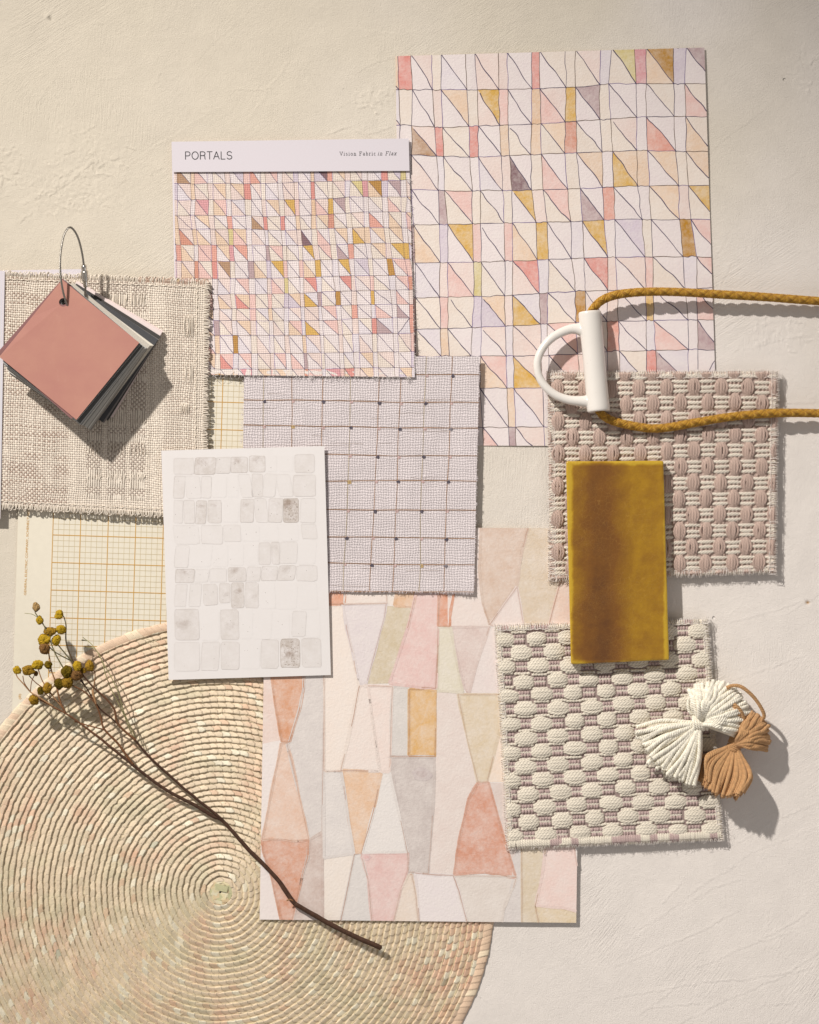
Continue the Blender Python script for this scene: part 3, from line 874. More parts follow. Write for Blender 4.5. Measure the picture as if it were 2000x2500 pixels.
# ================================================================== open weave cotton swatch (left)
def build_woven():
    root = empty('woven_cotton_swatch', 255, 955, 3, label='cream and taupe open weave cotton swatch with frayed edges, under the ring of colour chips', cat='fabric swatch')
    cor = [(6, 668), (506, 689), (499, 1262), (-4, 1236)]
    def zf(x, y):
        return 12.0+0*x+3*np.exp(-((y-1262)/30)**2)*np.exp(-((x-320)/110)**2)+1.0*np.exp(-((x-505)/16)**2)+2*fbm(np.asarray(x)/90, np.asarray(y)/90, 4, 2)
    b = Sheet([(12, 660), (200, 657), (200, 1200), (10, 1200)], lambda x, y: 10.5, 0.8, L_('#efe8ea'))
    b.build('backing_card', M_card, root)
    h = Sheet([(-150, 655), (12, 661), (1, 1267), (-150, 1262)], lambda x, y: 21.5, 1.2, L_('#efe8ea'), L_('#f0eaec'))
    h.build('header_label', M_card, root)
    st = 1.1; nu = int(502/st); nv = int(572/st)
    u = np.linspace(0, 1, nu); v = np.linspace(0, 1, nv); U, V = np.meshgrid(u, v)
    x = U*502; y = V*572
    p = 5.6
    a = x/p+(fbm(x/70, y/40, 1, 3)-0.5)*1.3; c = y/p+(fbm(x/40, y/70, 2, 3)-0.5)*1.3
    i = np.floor(a).astype(int); j = np.floor(c).astype(int)
    fa = a-i-0.5; fc = c-j-0.5
    ti = _hash(i, i*0, 5); tj = _hash(j, j*0, 6); cell = _hash(i, j, 9)
    over = ((i+j) % 2 == 0)
    # long floats in blocks: warp stays on top there
    colblk = ((x > 213) & (x < 250)) | ((x > 263) & (x < 308)) | ((x > 318) & (x < 356)) 
    rowph = (y % 150); fl = colblk & (((rowph > 20) & (rowph < 62)) | ((rowph > 80) & (rowph < 98))) & (y > 40) & (y < 540)
    ww = 0.36+0.10*ti; wf = 0.34+0.12*tj
    prof_w = np.sqrt(np.clip(1-(fa/ww)**2, 0, 1)); prof_f = np.sqrt(np.clip(1-(fc/wf)**2, 0, 1))
    bend_w = np.where(over, np.cos(fc*np.pi), -np.cos(fc*np.pi)); bend_f = -np.where(over, np.cos(fa*np.pi), -np.cos(fa*np.pi))
    bend_w = np.where(fl, 1.0, bend_w)
    hw = np.where(prof_w > 0, 2.6+1.3*bend_w+1.7*prof_w, 0)
    hf = np.where(prof_f > 0, 2.6+1.3*np.where(fl, -1, bend_f)+1.7*prof_f, 0)
    H = np.maximum(hw, hf); H = np.maximum(H, 1.5)
    warp = hw >= hf
    cream = L_('#e5d9c9'); taupe = L_('#b09a8b'); ctaupe = L_('#cdbda9'); hole = L_('#b5a598')
    zone_l = 1/(1+np.exp((x-172)/5)); zone_r = 1/(1+np.exp(-(x-395)/6))
    wtop = ((tj > 0.55) | ((j % 2) == 0))
    # weft: taupe flecks in the left zone and again on the right
    f_w = np.where(wtop, 1.0, 0.35)*zone_l*np.clip(0.75+(fbm(x/40, y/12, 8, 2)-0.5)*1.6, 0, 1)
    f_w = np.maximum(f_w, zone_r*0.55*wtop*(x < 470))
    f_w = np.maximum(f_w, 0.25+0*x)
    Cw = cream*(0.90+0.16*ti)[..., None]
    blkcol = colblk & (y < 540)
    mixw = np.where(blkcol, 0.25+0.75*(ti > 0.4), 0.06)[..., None]
    Cw = Cw*(1-mixw)+(cream*1.0)*mixw
    Cf = cream*(1-f_w[..., None])+taupe*f_w[..., None]
    Cf = np.where(blkcol[..., None], Cf*0.3+L_('#a08e82')*0.7, Cf)
    C = np.where(warp[..., None], Cw, Cf)
    C = C*(0.93+0.12*cell)[..., None]
    hol = (H <= 1.51); C = np.where(hol[..., None], hole, C)
    e = np.minimum(np.minimum(x, 502-x), np.minimum(y, 572-y))
    jag = 2.5*vnoise(x/5, y/5, 3)
    mask = (502-x > jag) & (y > jag) & (572-y > jag)
    rim = np.clip((e-0)/6, 0, 1)
    H = H*rim+0.4
    hf_mesh('woven_cloth', U, V, cor, H, C, mask, M_woven, root, 0, zf)
    tb = Tubes(); r = np.random.RandomState(9)
    P4 = [np.array(k, float) for k in cor]
    def edge(k, t): a, b = P4[k], P4[(k+1) % 4]; return a+(b-a)*t, (b-a)/np.linalg.norm(b-a)
    for k, n in ((0, 150), (1, 150), (2, 130)):
        for q in range(n):
            t = (q+r.rand()*0.7)/n; pt, d = edge(k, t); nn = np.array([d[1], -d[0]])   # outward
            ln = 3+r.rand()*6; z = float(zf(pt[0], pt[1]))
            col = cream*(0.92+0.1*r.rand()) if (k != 0 or pt[0] < 330 or r.rand() < .5) else L_('#c9ae9c')
            sl = r.randn()*3+2
            if r.rand() < 0.62:   # loop
                P = [(*(pt-nn*7), z+4), (*(pt+nn*ln*.6), z+5+r.rand()*3), (*(pt+nn*ln+d*sl), z+3), (*(pt+nn*ln*.3+d*(sl+3)), z+2), (*(pt-nn*6+d*(sl+4)), z+4)]
            else:
                P = [(*(pt-nn*9), z+4), (*(pt), z+5.5), (*(pt+nn*ln+d*sl), z+3+r.rand()*3)]
            tb.add(resample(P, 1.5), 1.05+0.5*r.rand(), col, sides=5)
    # running overlock line inside the edges
    for k in (0, 1, 2):
        a, b = P4[k], P4[(k+1) % 4]; d = (b-a)/np.linalg.norm(b-a); nn = np.array([d[1], -d[0]])
        L = np.linalg.norm(b-a); n = int(L/5)
        off = -13 if k != 1 else -24
        P = []
        for q in range(n+1):
            pt = a+d*L*q/n+nn*(off+1.2*math.sin(q*1.9)); P.append((pt[0], pt[1], float(zf(pt[0], pt[1]))+5.8+0.8*math.sin(q*2.7)))
        tb.add(resample(P, 2.0), 1.1, cream*1.02, sides=5)
    # loose float threads standing proud over the dark blocks
    for (x0, x1) in ((213, 250), (263, 308), (318, 356)):
        for yb in (1030, 1095, 880, 730, 1165):
            for q in range(5):
                xx = x0+3+(x1-x0-6)*q/4+r.randn()*1.5; ln = 36 if yb in (1030, 1095, 880, 730) else 14
                if yb == 1030 or yb == 1165: ln = 15
                P = [(xx, yb-ln*.5, 17), (xx+r.randn()*1.5, yb-ln*.2, 19.5), (xx+r.randn()*1.5, yb+ln*.2, 19.5), (xx, yb+ln*.5, 17)]
                tb.add(resample(P, 3), 1.15, cream*(0.9+0.1*r.rand()), sides=5)
    for (cx, y0, y1) in ((462, 770, 822), (462, 885, 935), (452, 985, 1010)):
        for q in range(5):
            xx = cx-10+q*5+r.randn()
            P = [(xx, y0, 18), (xx+r.randn()*2, (y0+y1)/2, 20.5), (xx, y1, 18)]
            tb.add(resample(P, 4), 1.2, cream*(0.93+0.1*r.rand()), sides=5)
    tb.build('frayed_threads', M_thread, root)
build_woven()

# ================================================================== palm placemat
MC = np.array([538.0, 2178.0]); MR = 672.0; MP = 14.2; NRING = 44
def mat_height(r, th):
    """height and colour of the coiled braid at polar position"""
    jit = (vnoise(th*6.2, r*0+3, 2)-0.5)*2.5+(vnoise(np.floor(r/MP)*3.7, th*40, 12)-0.5)*3.2*(0.25+0.75*np.clip((r-60)/300, 0, 1))
    rr = r+jit*0.9-th/(2*math.pi)*MP
    k = rr/MP; ring = np.floor(k).astype(int); u = k-ring      # u 0 inner edge .. 1 outer edge
    arc = th*(ring+0.5)*MP
    ncell = np.maximum(6, np.round(2*math.pi*(ring+0.5)*MP/18.5))
    ph0 = _hash(ring, ring*0, 4)
    v = th/(2*math.pi)*ncell+ph0*3+0.25*(vnoise(ring*5.1, arc/18, 8)-0.5)
    ph = v+0.50*u+0.25*np.abs(u-0.45)*2
    cell = np.floor(ph).astype(int); f = ph-cell
    hc = _hash(ring, cell, 3); hc2 = _hash(ring, cell, 13)
    lipw = 0.75+0.5*vnoise(ring*9.1, arc/25, 31)
    z = 1.2+6.4*lipw*(1-u)**0.85+0.9*np.sin(np.pi*np.clip(u, 0, 1))+1.2*f*(0.4+hc)-1.2*(f > 0.92)*1.0+0.5*(hc2-0.5)
    z = z*1.0
    z = np.where(u < 0.07, z*(0.35+0.65*u/0.07), z)
    a = L_('#e3cfb2'); g = L_('#d2c6a6'); p = L_('#dfb79b'); d = L_('#cda57f'); w = L_('#e9dec5')
    x = MC[0]+r*np.cos(th); y = MC[1]+r*np.sin(th)
    n1 = fbm(x/95+3, y/60, 41, 3); n2 = fbm(x/70, y/95+9, 47, 3)
    gm = np.clip((n1-0.45)*5, 0, 1)*(0.25+0.55*hc); pm = np.clip((n2-0.50)*5, 0, 1)*(0.2+0.55*hc2)
    outer = np.clip((r-430)/200, 0, 1)*np.clip((x+y-2200)/1200+0.35, 0, 1)
    pm = np.clip(pm+0.45*outer*(hc2 > .3), 0, 1)
    C = a*(1-gm[..., None])+g*gm[..., None]
    C = C*(1-pm[..., None])+p*pm[..., None]
    sp = ((hc > 0.965) & (hc2 > .35))[..., None]; C = np.where(sp, C*.6+.4*L_('#d6a585'), C)
    sp = ((hc2 > 0.93))[..., None]; C = np.where(sp, w, C)
    sp = ((hc < 0.0012))[..., None]; C = np.where(sp, C*.5+.5*L_('#8a8f78'), C)
    C = C*(0.90+0.16*_hash(ring, cell, 23))[..., None]
    # strip colour darkens in a narrow line at each seam
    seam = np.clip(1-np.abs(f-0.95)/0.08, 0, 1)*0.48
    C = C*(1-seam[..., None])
    return z, C, u, ring
def build_placemat():
    root = empty('woven_placemat', MC[0], MC[1], 1, label='round coiled palm leaf placemat in straw green and blush, under the dried flower sprig', cat='placemat')
    Vs = []; Fs = []; Cs = []; n0 = 0
    Rin = MR-20
    for (r0, r1, nt) in ((26, 150, 640), (150, 330, 1280), (330, 500, 1900), (500, Rin, 2500)):
        nr = int((r1-r0)/1.25)+1
        r = np.linspace(r0, r1, nr); th = np.linspace(0, 2*math.pi, nt, endpoint=False)
        TH, R = np.meshgrid(th, r)
        z, C, u, ring = mat_height(R, TH)
        # the sewing seam winds continuously: th jump handled by the spiral term
        X = MC[0]+R*np.cos(TH); Y = MC[1]+R*np.sin(TH)
        V = np.stack([X, Y, z+0.8], -1).reshape(-1, 3)
        F = grid_faces(nr, nt, wrap=True)
        keep = (X > -90) & (Y < 2600)
        m = keep.ravel(); F = F[m[F].all(1)]
        V, F, C = compact(V, F, C.reshape(-1, 3))
        Vs.append(V); Fs.append(F+n0); Cs.append(C); n0 += len(V)
    mesh_obj('coiled_braid', np.concatenate(Vs), np.concatenate(Fs), M_palm, root, col=np.concatenate(Cs), smooth=True)
    # centre: folded leaf strips
    tb = []
    r = np.random.RandomState(2)
    V = []; F = []; C = []
    def strip(x0, y0, x1, y1, w, z, col, tilt=0.8):
        d = np.array([x1-x0, y1-y0], float); L = math.hypot(*d); d /= L; n = np.array([-d[1], d[0]])*w/2
        k = len(V)
        for (p, zz) in (((x0, y0)-n, z), ((x0, y0)+n, z+tilt), ((x1, y1)+n, z+tilt*.6), ((x1, y1)-n, z-.3)):
            V.append((p[0], p[1], zz)); C.append(col)
        for (p, zz) in (((x0, y0)-n, z-1.2), ((x0, y0)+n, z+tilt-1.2), ((x1, y1)+n, z+tilt*.6-1.2), ((x1, y1)-n, z-1.5)):
            V.append((p[0], p[1], zz)); C.append(np.array(col)*.8)
        F.extend([[k, k+3, k+2, k+1], [k, k+1, k+5, k+4], [k+1, k+2, k+6, k+5], [k+2, k+3, k+7, k+6], [k+3, k, k+4, k+7]])
    cc = [L_('#e0d2aa'), L_('#c9c49a'), L_('#dfc8a0'), L_('#e6dcbc')]
    for q in range(10):
        a = q*0.628+0.3; p = MC+np.array([math.cos(a), math.sin(a)])*19; e = MC-np.array([math.cos(a+1.1), math.sin(a+1.1)])*20
        strip(p[0], p[1], e[0], e[1], 15, 4.5+0.45*q, cc[q % 4], 0.9)
    for q in range(9):
        a = q*0.7; p = MC+np.array([math.cos(a), math.sin(a)])*27; e = MC+np.array([math.cos(a+.75), math.sin(a+.75)])*27
        strip(p[0], p[1], e[0], e[1], 8, 6.2+0.3*(q % 3), cc[(q+1) % 4], 1.2)
    mesh_obj('centre_knot', np.array(V), F, M_palm, root, col=np.array(C))
    # rim: slanted leaf strips folded over the edge
    nt = 3600; us = np.linspace(0, 1, 16)
    th = np.linspace(0, 2*math.pi, nt, endpoint=False); TH, UU = np.meshgrid(th, us)
    R = (Rin-4)+UU*24
    nst = 250
    v = TH/(2*math.pi)*nst+0.75*UU+0.25*(vnoise(TH*30, UU*0, 2)-.5); cell = np.floor(v).astype(int) % nst; f = v-np.floor(v)
    h1 = _hash(cell, cell*0, 6); fib = vnoise(v*9, UU*1.5, 7)
    z = 5.2*np.sin(np.pi*np.clip(UU*0.86+0.14, 0, 1))**0.5*(0.55+0.45)+1.6*f*(0.4+h1)-1.2*(f > .93)+0.5*fib
    z = np.where(UU > 0.97, 0.3, z)
    R = R+np.where(UU > 0.4, (h1-0.5)*2.2*UU, 0)
    C = L_('#e3c5a8')*(0.92+0.14*h1)[..., None]; g = (h1 > .7)[..., None]; C = np.where(g, L_('#ead6b8'), C)
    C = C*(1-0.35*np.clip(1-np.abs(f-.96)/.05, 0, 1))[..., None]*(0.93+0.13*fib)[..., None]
    X = MC[0]+R*np.cos(TH); Y = MC[1]+R*np.sin(TH)
    V = np.stack([X, Y, z+1], -1).reshape(-1, 3); F = grid_faces(len(us), nt, wrap=True)
    m = ((X > -90) & (Y < 2600)).ravel(); F = F[m[F].all(1)]; V, F, C = compact(V, F, C.reshape(-1, 3))
    mesh_obj('rim_binding', V, F, M_palm, root, col=C, smooth=True)
    # sewing thread running along the lip of every coil
    tb = Tubes(); tc = L_('#e9dcbb')
    for ring in range(3, NRING+2):
        for hh in range(2):
            r00 = ring*MP
            n = max(30, int(2*math.pi*r00/2.6)); th = np.linspace(hh*math.pi, (hh+1)*math.pi, n//2+1)
            jit = (vnoise(th*6.2, th*0+3, 2)-0.5)*2.5+(vnoise((ring-1)*3.7+th*0, th*40, 12)-0.5)*3.2*(0.25+0.75*np.clip((r00-60)/300, 0, 1))
            rad = r00+th/(2*math.pi)*MP-jit*0.9-0.6
            if rad.min() > Rin-2: continue
            s_ = th*r00
            x = MC[0]+rad*np.cos(th); y = MC[1]+rad*np.sin(th)
            z = 4.6+0.9*np.sin(s_*0.9)+0*x
            ok = (x > -60) & (y < 2570) & (rad < Rin)
            # split runs
            idx = np.where(ok)[0]
            if len(idx) < 4: continue
            for run in np.split(idx, np.where(np.diff(idx) > 1)[0]+1):
                if len(run) < 4: continue
                P = np.stack([x[run], y[run], z[run]], 1)
                tb.add(P, 0.95, tc*(0.92+0.12*_hash(np.array([ring]), np.array([hh]), 3)[0]), sides=4, cap=False)
                # dashes of the second thread beside it
        m_ = int(2*math.pi*ring*MP/8.5)
        for q in range(m_):
            th0 = (q+0.3*rng.rand())/m_*2*math.pi
            if not (-0.9 < math.atan2(math.sin(th0), math.cos(th0)) < 2.6): continue
            rad0 = ring*MP+th0/(2*math.pi)*MP-4.2-rng.rand()
            if rad0 > Rin-6: continue
            th1 = th0+5.0/rad0
            p0 = MC+rad0*np.array([math.cos(th0), math.sin(th0)]); p1 = MC+(rad0+1.4)*np.array([math.cos(th1), math.sin(th1)])
            if p0[0] < -40 or p0[1] > 2560: continue
            tb.add(np.array([(*p0, 3.3), (*((p0+p1)/2), 4.6), (*p1, 3.6)]), 0.85, tc*(0.85+.15*rng.rand()), sides=4)
    for k in range(120):   # loose fibres
        a = rng.rand()*6.28; rad = rng.rand()**.6*Rin; x = MC[0]+rad*math.cos(a); y = MC[1]+rad*math.sin(a)
        if x < 0 or y > 2520: continue
        b = rng.rand()*6.28; ln = 6+rng.rand()*16
        tb.add(resample([(x, y, 6), (x+math.cos(b)*ln/2+rng.randn()*2, y+math.sin(b)*ln/2+rng.randn()*2, 9), (x+math.cos(b)*ln, y+math.sin(b)*ln, 8)], 2.5), 0.45, tc, sides=4)
    tb.build('sewing_thread', M_thread, root)
build_placemat()

# ================================================================== large watercolour sheet
Z5 = lambda P: [(620+.4036*a, 1400+.4036*b) for a, b in P]
Z6 = lambda P: [(1140+.4637*a, 1270+.4637*b) for a, b in P]
WC = [
 ('#e7d3ca', Z5, [(50,590),(105,590),(125,740),(165,1010),(55,1030)], 0), ('#d9a88b', Z5, [(100,560),(305,560),(300,690),(275,830),(215,1018),(168,1018),(145,880),(120,740)], 1),
 ('#d9d3d0', Z5, [(305,560),(420,560),(425,700),(418,1180),(412,1560),(335,1610),(270,1330),(200,1030),(215,1015),(275,820),(300,690)], 1),
 ('#ebe3e0', Z5, [(30,1035),(160,1010),(160,1060),(100,1350),(48,1600),(30,1600)], 0), ('#e3c6b4', Z5, [(165,1025),(200,1025),(235,1150),(295,1440),(333,1610),(250,1618),(150,1605),(50,1610),(100,1350)], 1),
 ('#d7a68f', Z5, [(50,1612),(150,1608),(250,1620),(330,1612),(325,1720),(300,1800),(230,2100),(165,2100),(105,1830),(55,1680)], 1),
 ('#ebe2df', Z5, [(30,1650),(55,1690),(105,1835),(165,2100),(30,2100)], 0), ('#cfbeb6', Z5, [(335,1612),(412,1565),(418,2105),(235,2103),(300,1800),(325,1720)], 1),
 ('#efe4db', Z5, [(425,195),(540,190),(545,260),(600,500),(635,690),(560,1050),(525,1195),(425,1195),(425,640)], 1), ('#e0aa8f', Z5, [(425,60),(550,60),(545,185),(425,188)], 1),
 ('#ece0d8', Z5, [(550,60),(800,60),(805,180),(545,185)], 1), ('#e2dadb', Z5, [(540,190),(800,180),(790,260),(720,520),(680,668),(640,670),(600,500),(560,330)], 1),
 ('#d3c6ad', Z5, [(800,195),(960,205),(930,300),(860,520),(820,665),(682,668),(735,470),(790,260)], 0), ('#ece3db', Z5, [(800,60),(870,60),(850,190),(805,190)], 0),
 ('#e3c1a3', Z5, [(870,60),(990,60),(965,205),(850,195)], 1), ('#e5c7c2', Z5, [(990,60),(1120,60),(1115,320),(1100,695),(1000,690),(820,665),(930,330),(960,210)], 1),
 ('#dea991', Z5, [(1120,60),(1220,60),(1190,230),(1185,322),(1115,320)], 1), ('#ece2db', Z5, [(1220,60),(1375,60),(1400,250),(1425,318),(1190,322)], 0),
 ('#e0dac8', Z5, [(1115,325),(1190,325),(1215,480),(1265,720),(1110,712)], 1), ('#dccbc5', Z5, [(1195,325),(1425,322),(1380,450),(1300,730),(1270,690),(1225,490)], 1),
 ('#e6dbd8', Z5, [(1430,330),(1620,330),(1620,725),(1290,725),(1380,450)], 0), ('#ece0d9', Z5, [(638,680),(690,680),(700,760),(760,1195),(525,1192),(600,880)], 1),
 ('#ecddd6', Z5, [(690,680),(838,685),(825,1110),(820,1200),(765,1200),(740,1050)], 1), ('#d9d5d1', Z5, [(838,685),(940,690),(935,1105),(825,1105)], 1),
 ('#dfb986', Z5, [(940,700),(1100,705),(1095,1108),(937,1105)], 1), ('#e4d8d2', Z5, [(1110,715),(1235,725),(1290,1000),(1350,1240),(1340,1310),(1270,1480),(1210,1820),(1060,1815),(1090,1400),(1098,1110)], 0),
 ('#ddceb6', Z5, [(1235,730),(1620,735),(1500,900),(1410,1262),(1355,1262),(1290,1000)], 1), ('#edddce', Z5, [(1500,900),(1620,735),(1620,1262),(1410,1262)], 0),
 ('#cec5c1', Z5, [(822,1108),(1092,1110),(1095,1230),(1075,1560),(1055,1815),(935,1805),(930,1690),(860,1350)], 1), ('#dfdad7', Z5, [(420,1195),(530,1200),(560,1400),(605,1695),(425,1722)], 1),
 ('#e5c5a9', Z5, [(533,1190),(775,1200),(720,1450),(650,1690),(610,1690),(560,1400)], 1), ('#e6e2df', Z5, [(778,1205),(822,1205),(870,1420),(930,1685),(655,1690),(720,1450)], 1),
 ('#ece3da', Z5, [(425,1725),(605,1698),(560,1900),(525,2103),(418,2103)], 0), ('#dcd8d5', Z5, [(608,1700),(645,1695),(690,1850),(715,2103),(525,2103)], 1),
 ('#e3c5c0', Z5, [(648,1692),(932,1690),(930,1800),(890,1900),(840,2105),(715,2103),(690,1850)], 1), ('#e6d8cb', Z5, [(930,1830),(955,1818),(980,1950),(995,2106),(845,2104),(890,1910)], 1),
 ('#e8e1e1', Z5, [(975,1812),(1060,1820),(1205,1828),(1240,1920),(1290,2110),(1002,2108)], 1), ('#e0d8d1', Z5, [(1208,1828),(1590,1835),(1570,1900),(1515,2020),(1500,2112),(1290,2110),(1240,1920)], 1),
 ('#d8a692', Z5, [(1355,1265),(1420,1265),(1500,1560),(1585,1840),(1400,1810),(1210,1822),(1240,1620),(1300,1360)], 1), ('#dccfc9', Z5, [(1422,1265),(1620,1270),(1620,1840),(1585,1840),(1500,1560)], 0),
 ('#d8c3b4', Z6, [(75,30),(325,30),(290,160),(265,340),(120,550),(85,440),(65,250)], 1), ('#d9cab6', Z6, [(325,30),(640,30),(500,300),(430,560),(300,560),(265,340)], 0),
 ('#e8d3c8', Z6, [(500,300),(640,200),(640,560),(430,560)], 1), ('#e9dcd6', Z6, [(65,340),(85,440),(115,550),(-100,560),(-100,30),(70,30)], 0),
 ('#e8dbd6', Z6, [(265,350),(300,560),(160,560),(120,550)], 1), ('#d9d3d0', Z6, [(240,1780),(290,1700),(290,2130),(185,2130),(215,1990),(240,1880)], 0),
 ('#dbcdb6', Z6, [(290,1600),(430,1600),(395,1880),(360,2030),(380,2130),(290,2130)], 1), ('#ecd6cf', Z6, [(430,1600),(545,1600),(590,1880),(590,2065),(500,2040),(362,2030),(395,1880)], 1),
 ('#e0cfb2', Z6, [(362,2032),(500,2042),(590,2066),(590,2130),(380,2130)], 1)]
def build_watercolour():
    zf = lambda x, y: 12.9-0.0022*(x-640)
    s = Sheet([(650, 1286), (1421, 1290), (1407, 2253), (634, 2245)], zf, 1.3, L_('#ebe2dc'), L_('#efe8e0'))
    for i, (c, Z, P, ol) in enumerate(WC):
        P = Z(P); out = []
        for k in range(len(P)):
            w = wob(P[k], P[(k+1) % len(P)], 7, 0.9, seed=i)
            # round corners a touch
            out += list(w[:-1])
        base = L_(c)*np.array([1.01, 0.975, 0.945])
        s.poly(out, base, 0.12+0.004*i)
        if ol:
            oc = (base*0.52+L_('#bf8d70')*0.40) if i % 3 else base*0.30+L_('#bb876a')*0.60
            n = len(out); A = np.array(out+[out[0]])
            w = 1.3+1.5*vnoise(np.arange(n+1)*0.35+i*7, np.zeros(n+1), 5)
            # pigment gathers in a soft rim: a wide pale band and a thin dark one
            s.stroke(A, w*3.2, base*0.86+oc*0.10, 0.36, alpha=0.9)
            lo = vnoise(np.arange(n+1)*0.13+i*3, np.zeros(n+1), 15)
            for a in range(n):
                if lo[a] > 0.33: s.stroke(A[a:a+2], w[a:a+2]*0.95, oc, 0.5, alpha=0.6)
    # blots
    rr = np.random.RandomState(4)
    for (x, y, r, c) in [(1030, 1890, 22, '#c4b4b0'), (893, 2093, 12, '#dfb0ac')]:
        for q in range(5):
            th = np.linspace(0, 6.283, 18, endpoint=False); R = r*(1-.16*q)*(0.75+0.4*rr.rand(18)); R = (R+np.roll(R, 1))/2
            s.poly([(x+1.2*R[k]*math.cos(th[k]), y+.75*R[k]*math.sin(th[k])) for k in range(18)], L_(c)*(0.6+0)+L_('#d3c9c5')*0.4 if q < 3 else L_(c), 0.55+0.02*q)
    s.build('watercolour_sheet', M_wc, label='tall watercolour sheet of long terracotta and grey shapes, partly on the placemat', cat='painted sheet')
build_watercolour()

# ================================================================== postcard of grey brushed tiles
PT = [[(125,140,305,285,.25),(312,135,498,285,.62),(500,133,633,275,.3),(635,130,783,270,.5),(797,120,940,262,.5),(948,120,1045,262,.05),(1065,118,1190,262,.05),(1205,108,1380,270,.3)],
[(125,300,222,498,.3),(232,300,362,498,.12),(370,300,458,495,.14),(465,295,600,490,.03),(605,290,700,488,.03),(712,285,818,488,.1),(822,280,918,485,.28),(925,280,1035,485,.13),(1050,285,1175,480,.1),(1190,290,1392,480,.28)],
[(125,515,205,720,.2),(215,515,310,722,.25),(322,520,415,725,.55),(430,515,550,718,.4),(565,510,705,715,.08),(720,505,838,712,.4),(848,500,960,712,.18),(970,500,1095,712,.35),(1103,500,1238,712,.9),(1255,500,1392,715,.1)],
[(125,740,350,905,.1),(370,740,562,905,.14),(570,735,722,885,.14),(735,730,890,885,.05),(905,730,1060,880,.02),(1075,728,1235,880,.02),(1265,725,1398,860,.16)],
[(135,920,260,1115,.12),(275,915,465,1112,.05),(472,910,610,1110,.08),(625,900,750,1100,.06),(760,900,875,1098,.08),(885,895,990,1090,.28),(1000,890,1068,1085,.32),(1075,885,1225,1080,.15),(1235,880,1395,1085,.04)],
[(140,1130,308,1250,.5),(315,1130,435,1245,.1),(445,1125,595,1245,.1),(612,1115,768,1240,.42),(775,1110,897,1237,.28),(905,1105,1048,1233,.33),(1055,1100,1208,1230,.38),(1222,1100,1403,1235,.18)],
[(135,1265,240,1465,.2),(265,1260,368,1465,.15),(388,1265,515,1450,.28),(532,1258,628,1430,.33),(640,1250,752,1475,.5),(765,1250,880,1475,.32),(890,1245,1030,1485,.02),(1040,1250,1225,1490,.05),(1240,1248,1408,1490,.05)],
[(135,1485,350,1760,.38),(360,1490,532,1765,.05),(542,1490,705,1760,.35),(720,1490,830,1755,.05),(840,1490,1000,1755,.04),(1010,1500,1160,1755,.03),(1180,1505,1303,1730,.15),(1310,1505,1430,1740,.02)],
[(130,1780,355,2040,.15),(370,1780,530,2035,.2),(547,1780,710,2025,.28),(720,1770,890,2020,.03),(903,1760,1060,2015,.25),(1080,1752,1250,2008,.85),(1268,1748,1440,2005,.3)]]
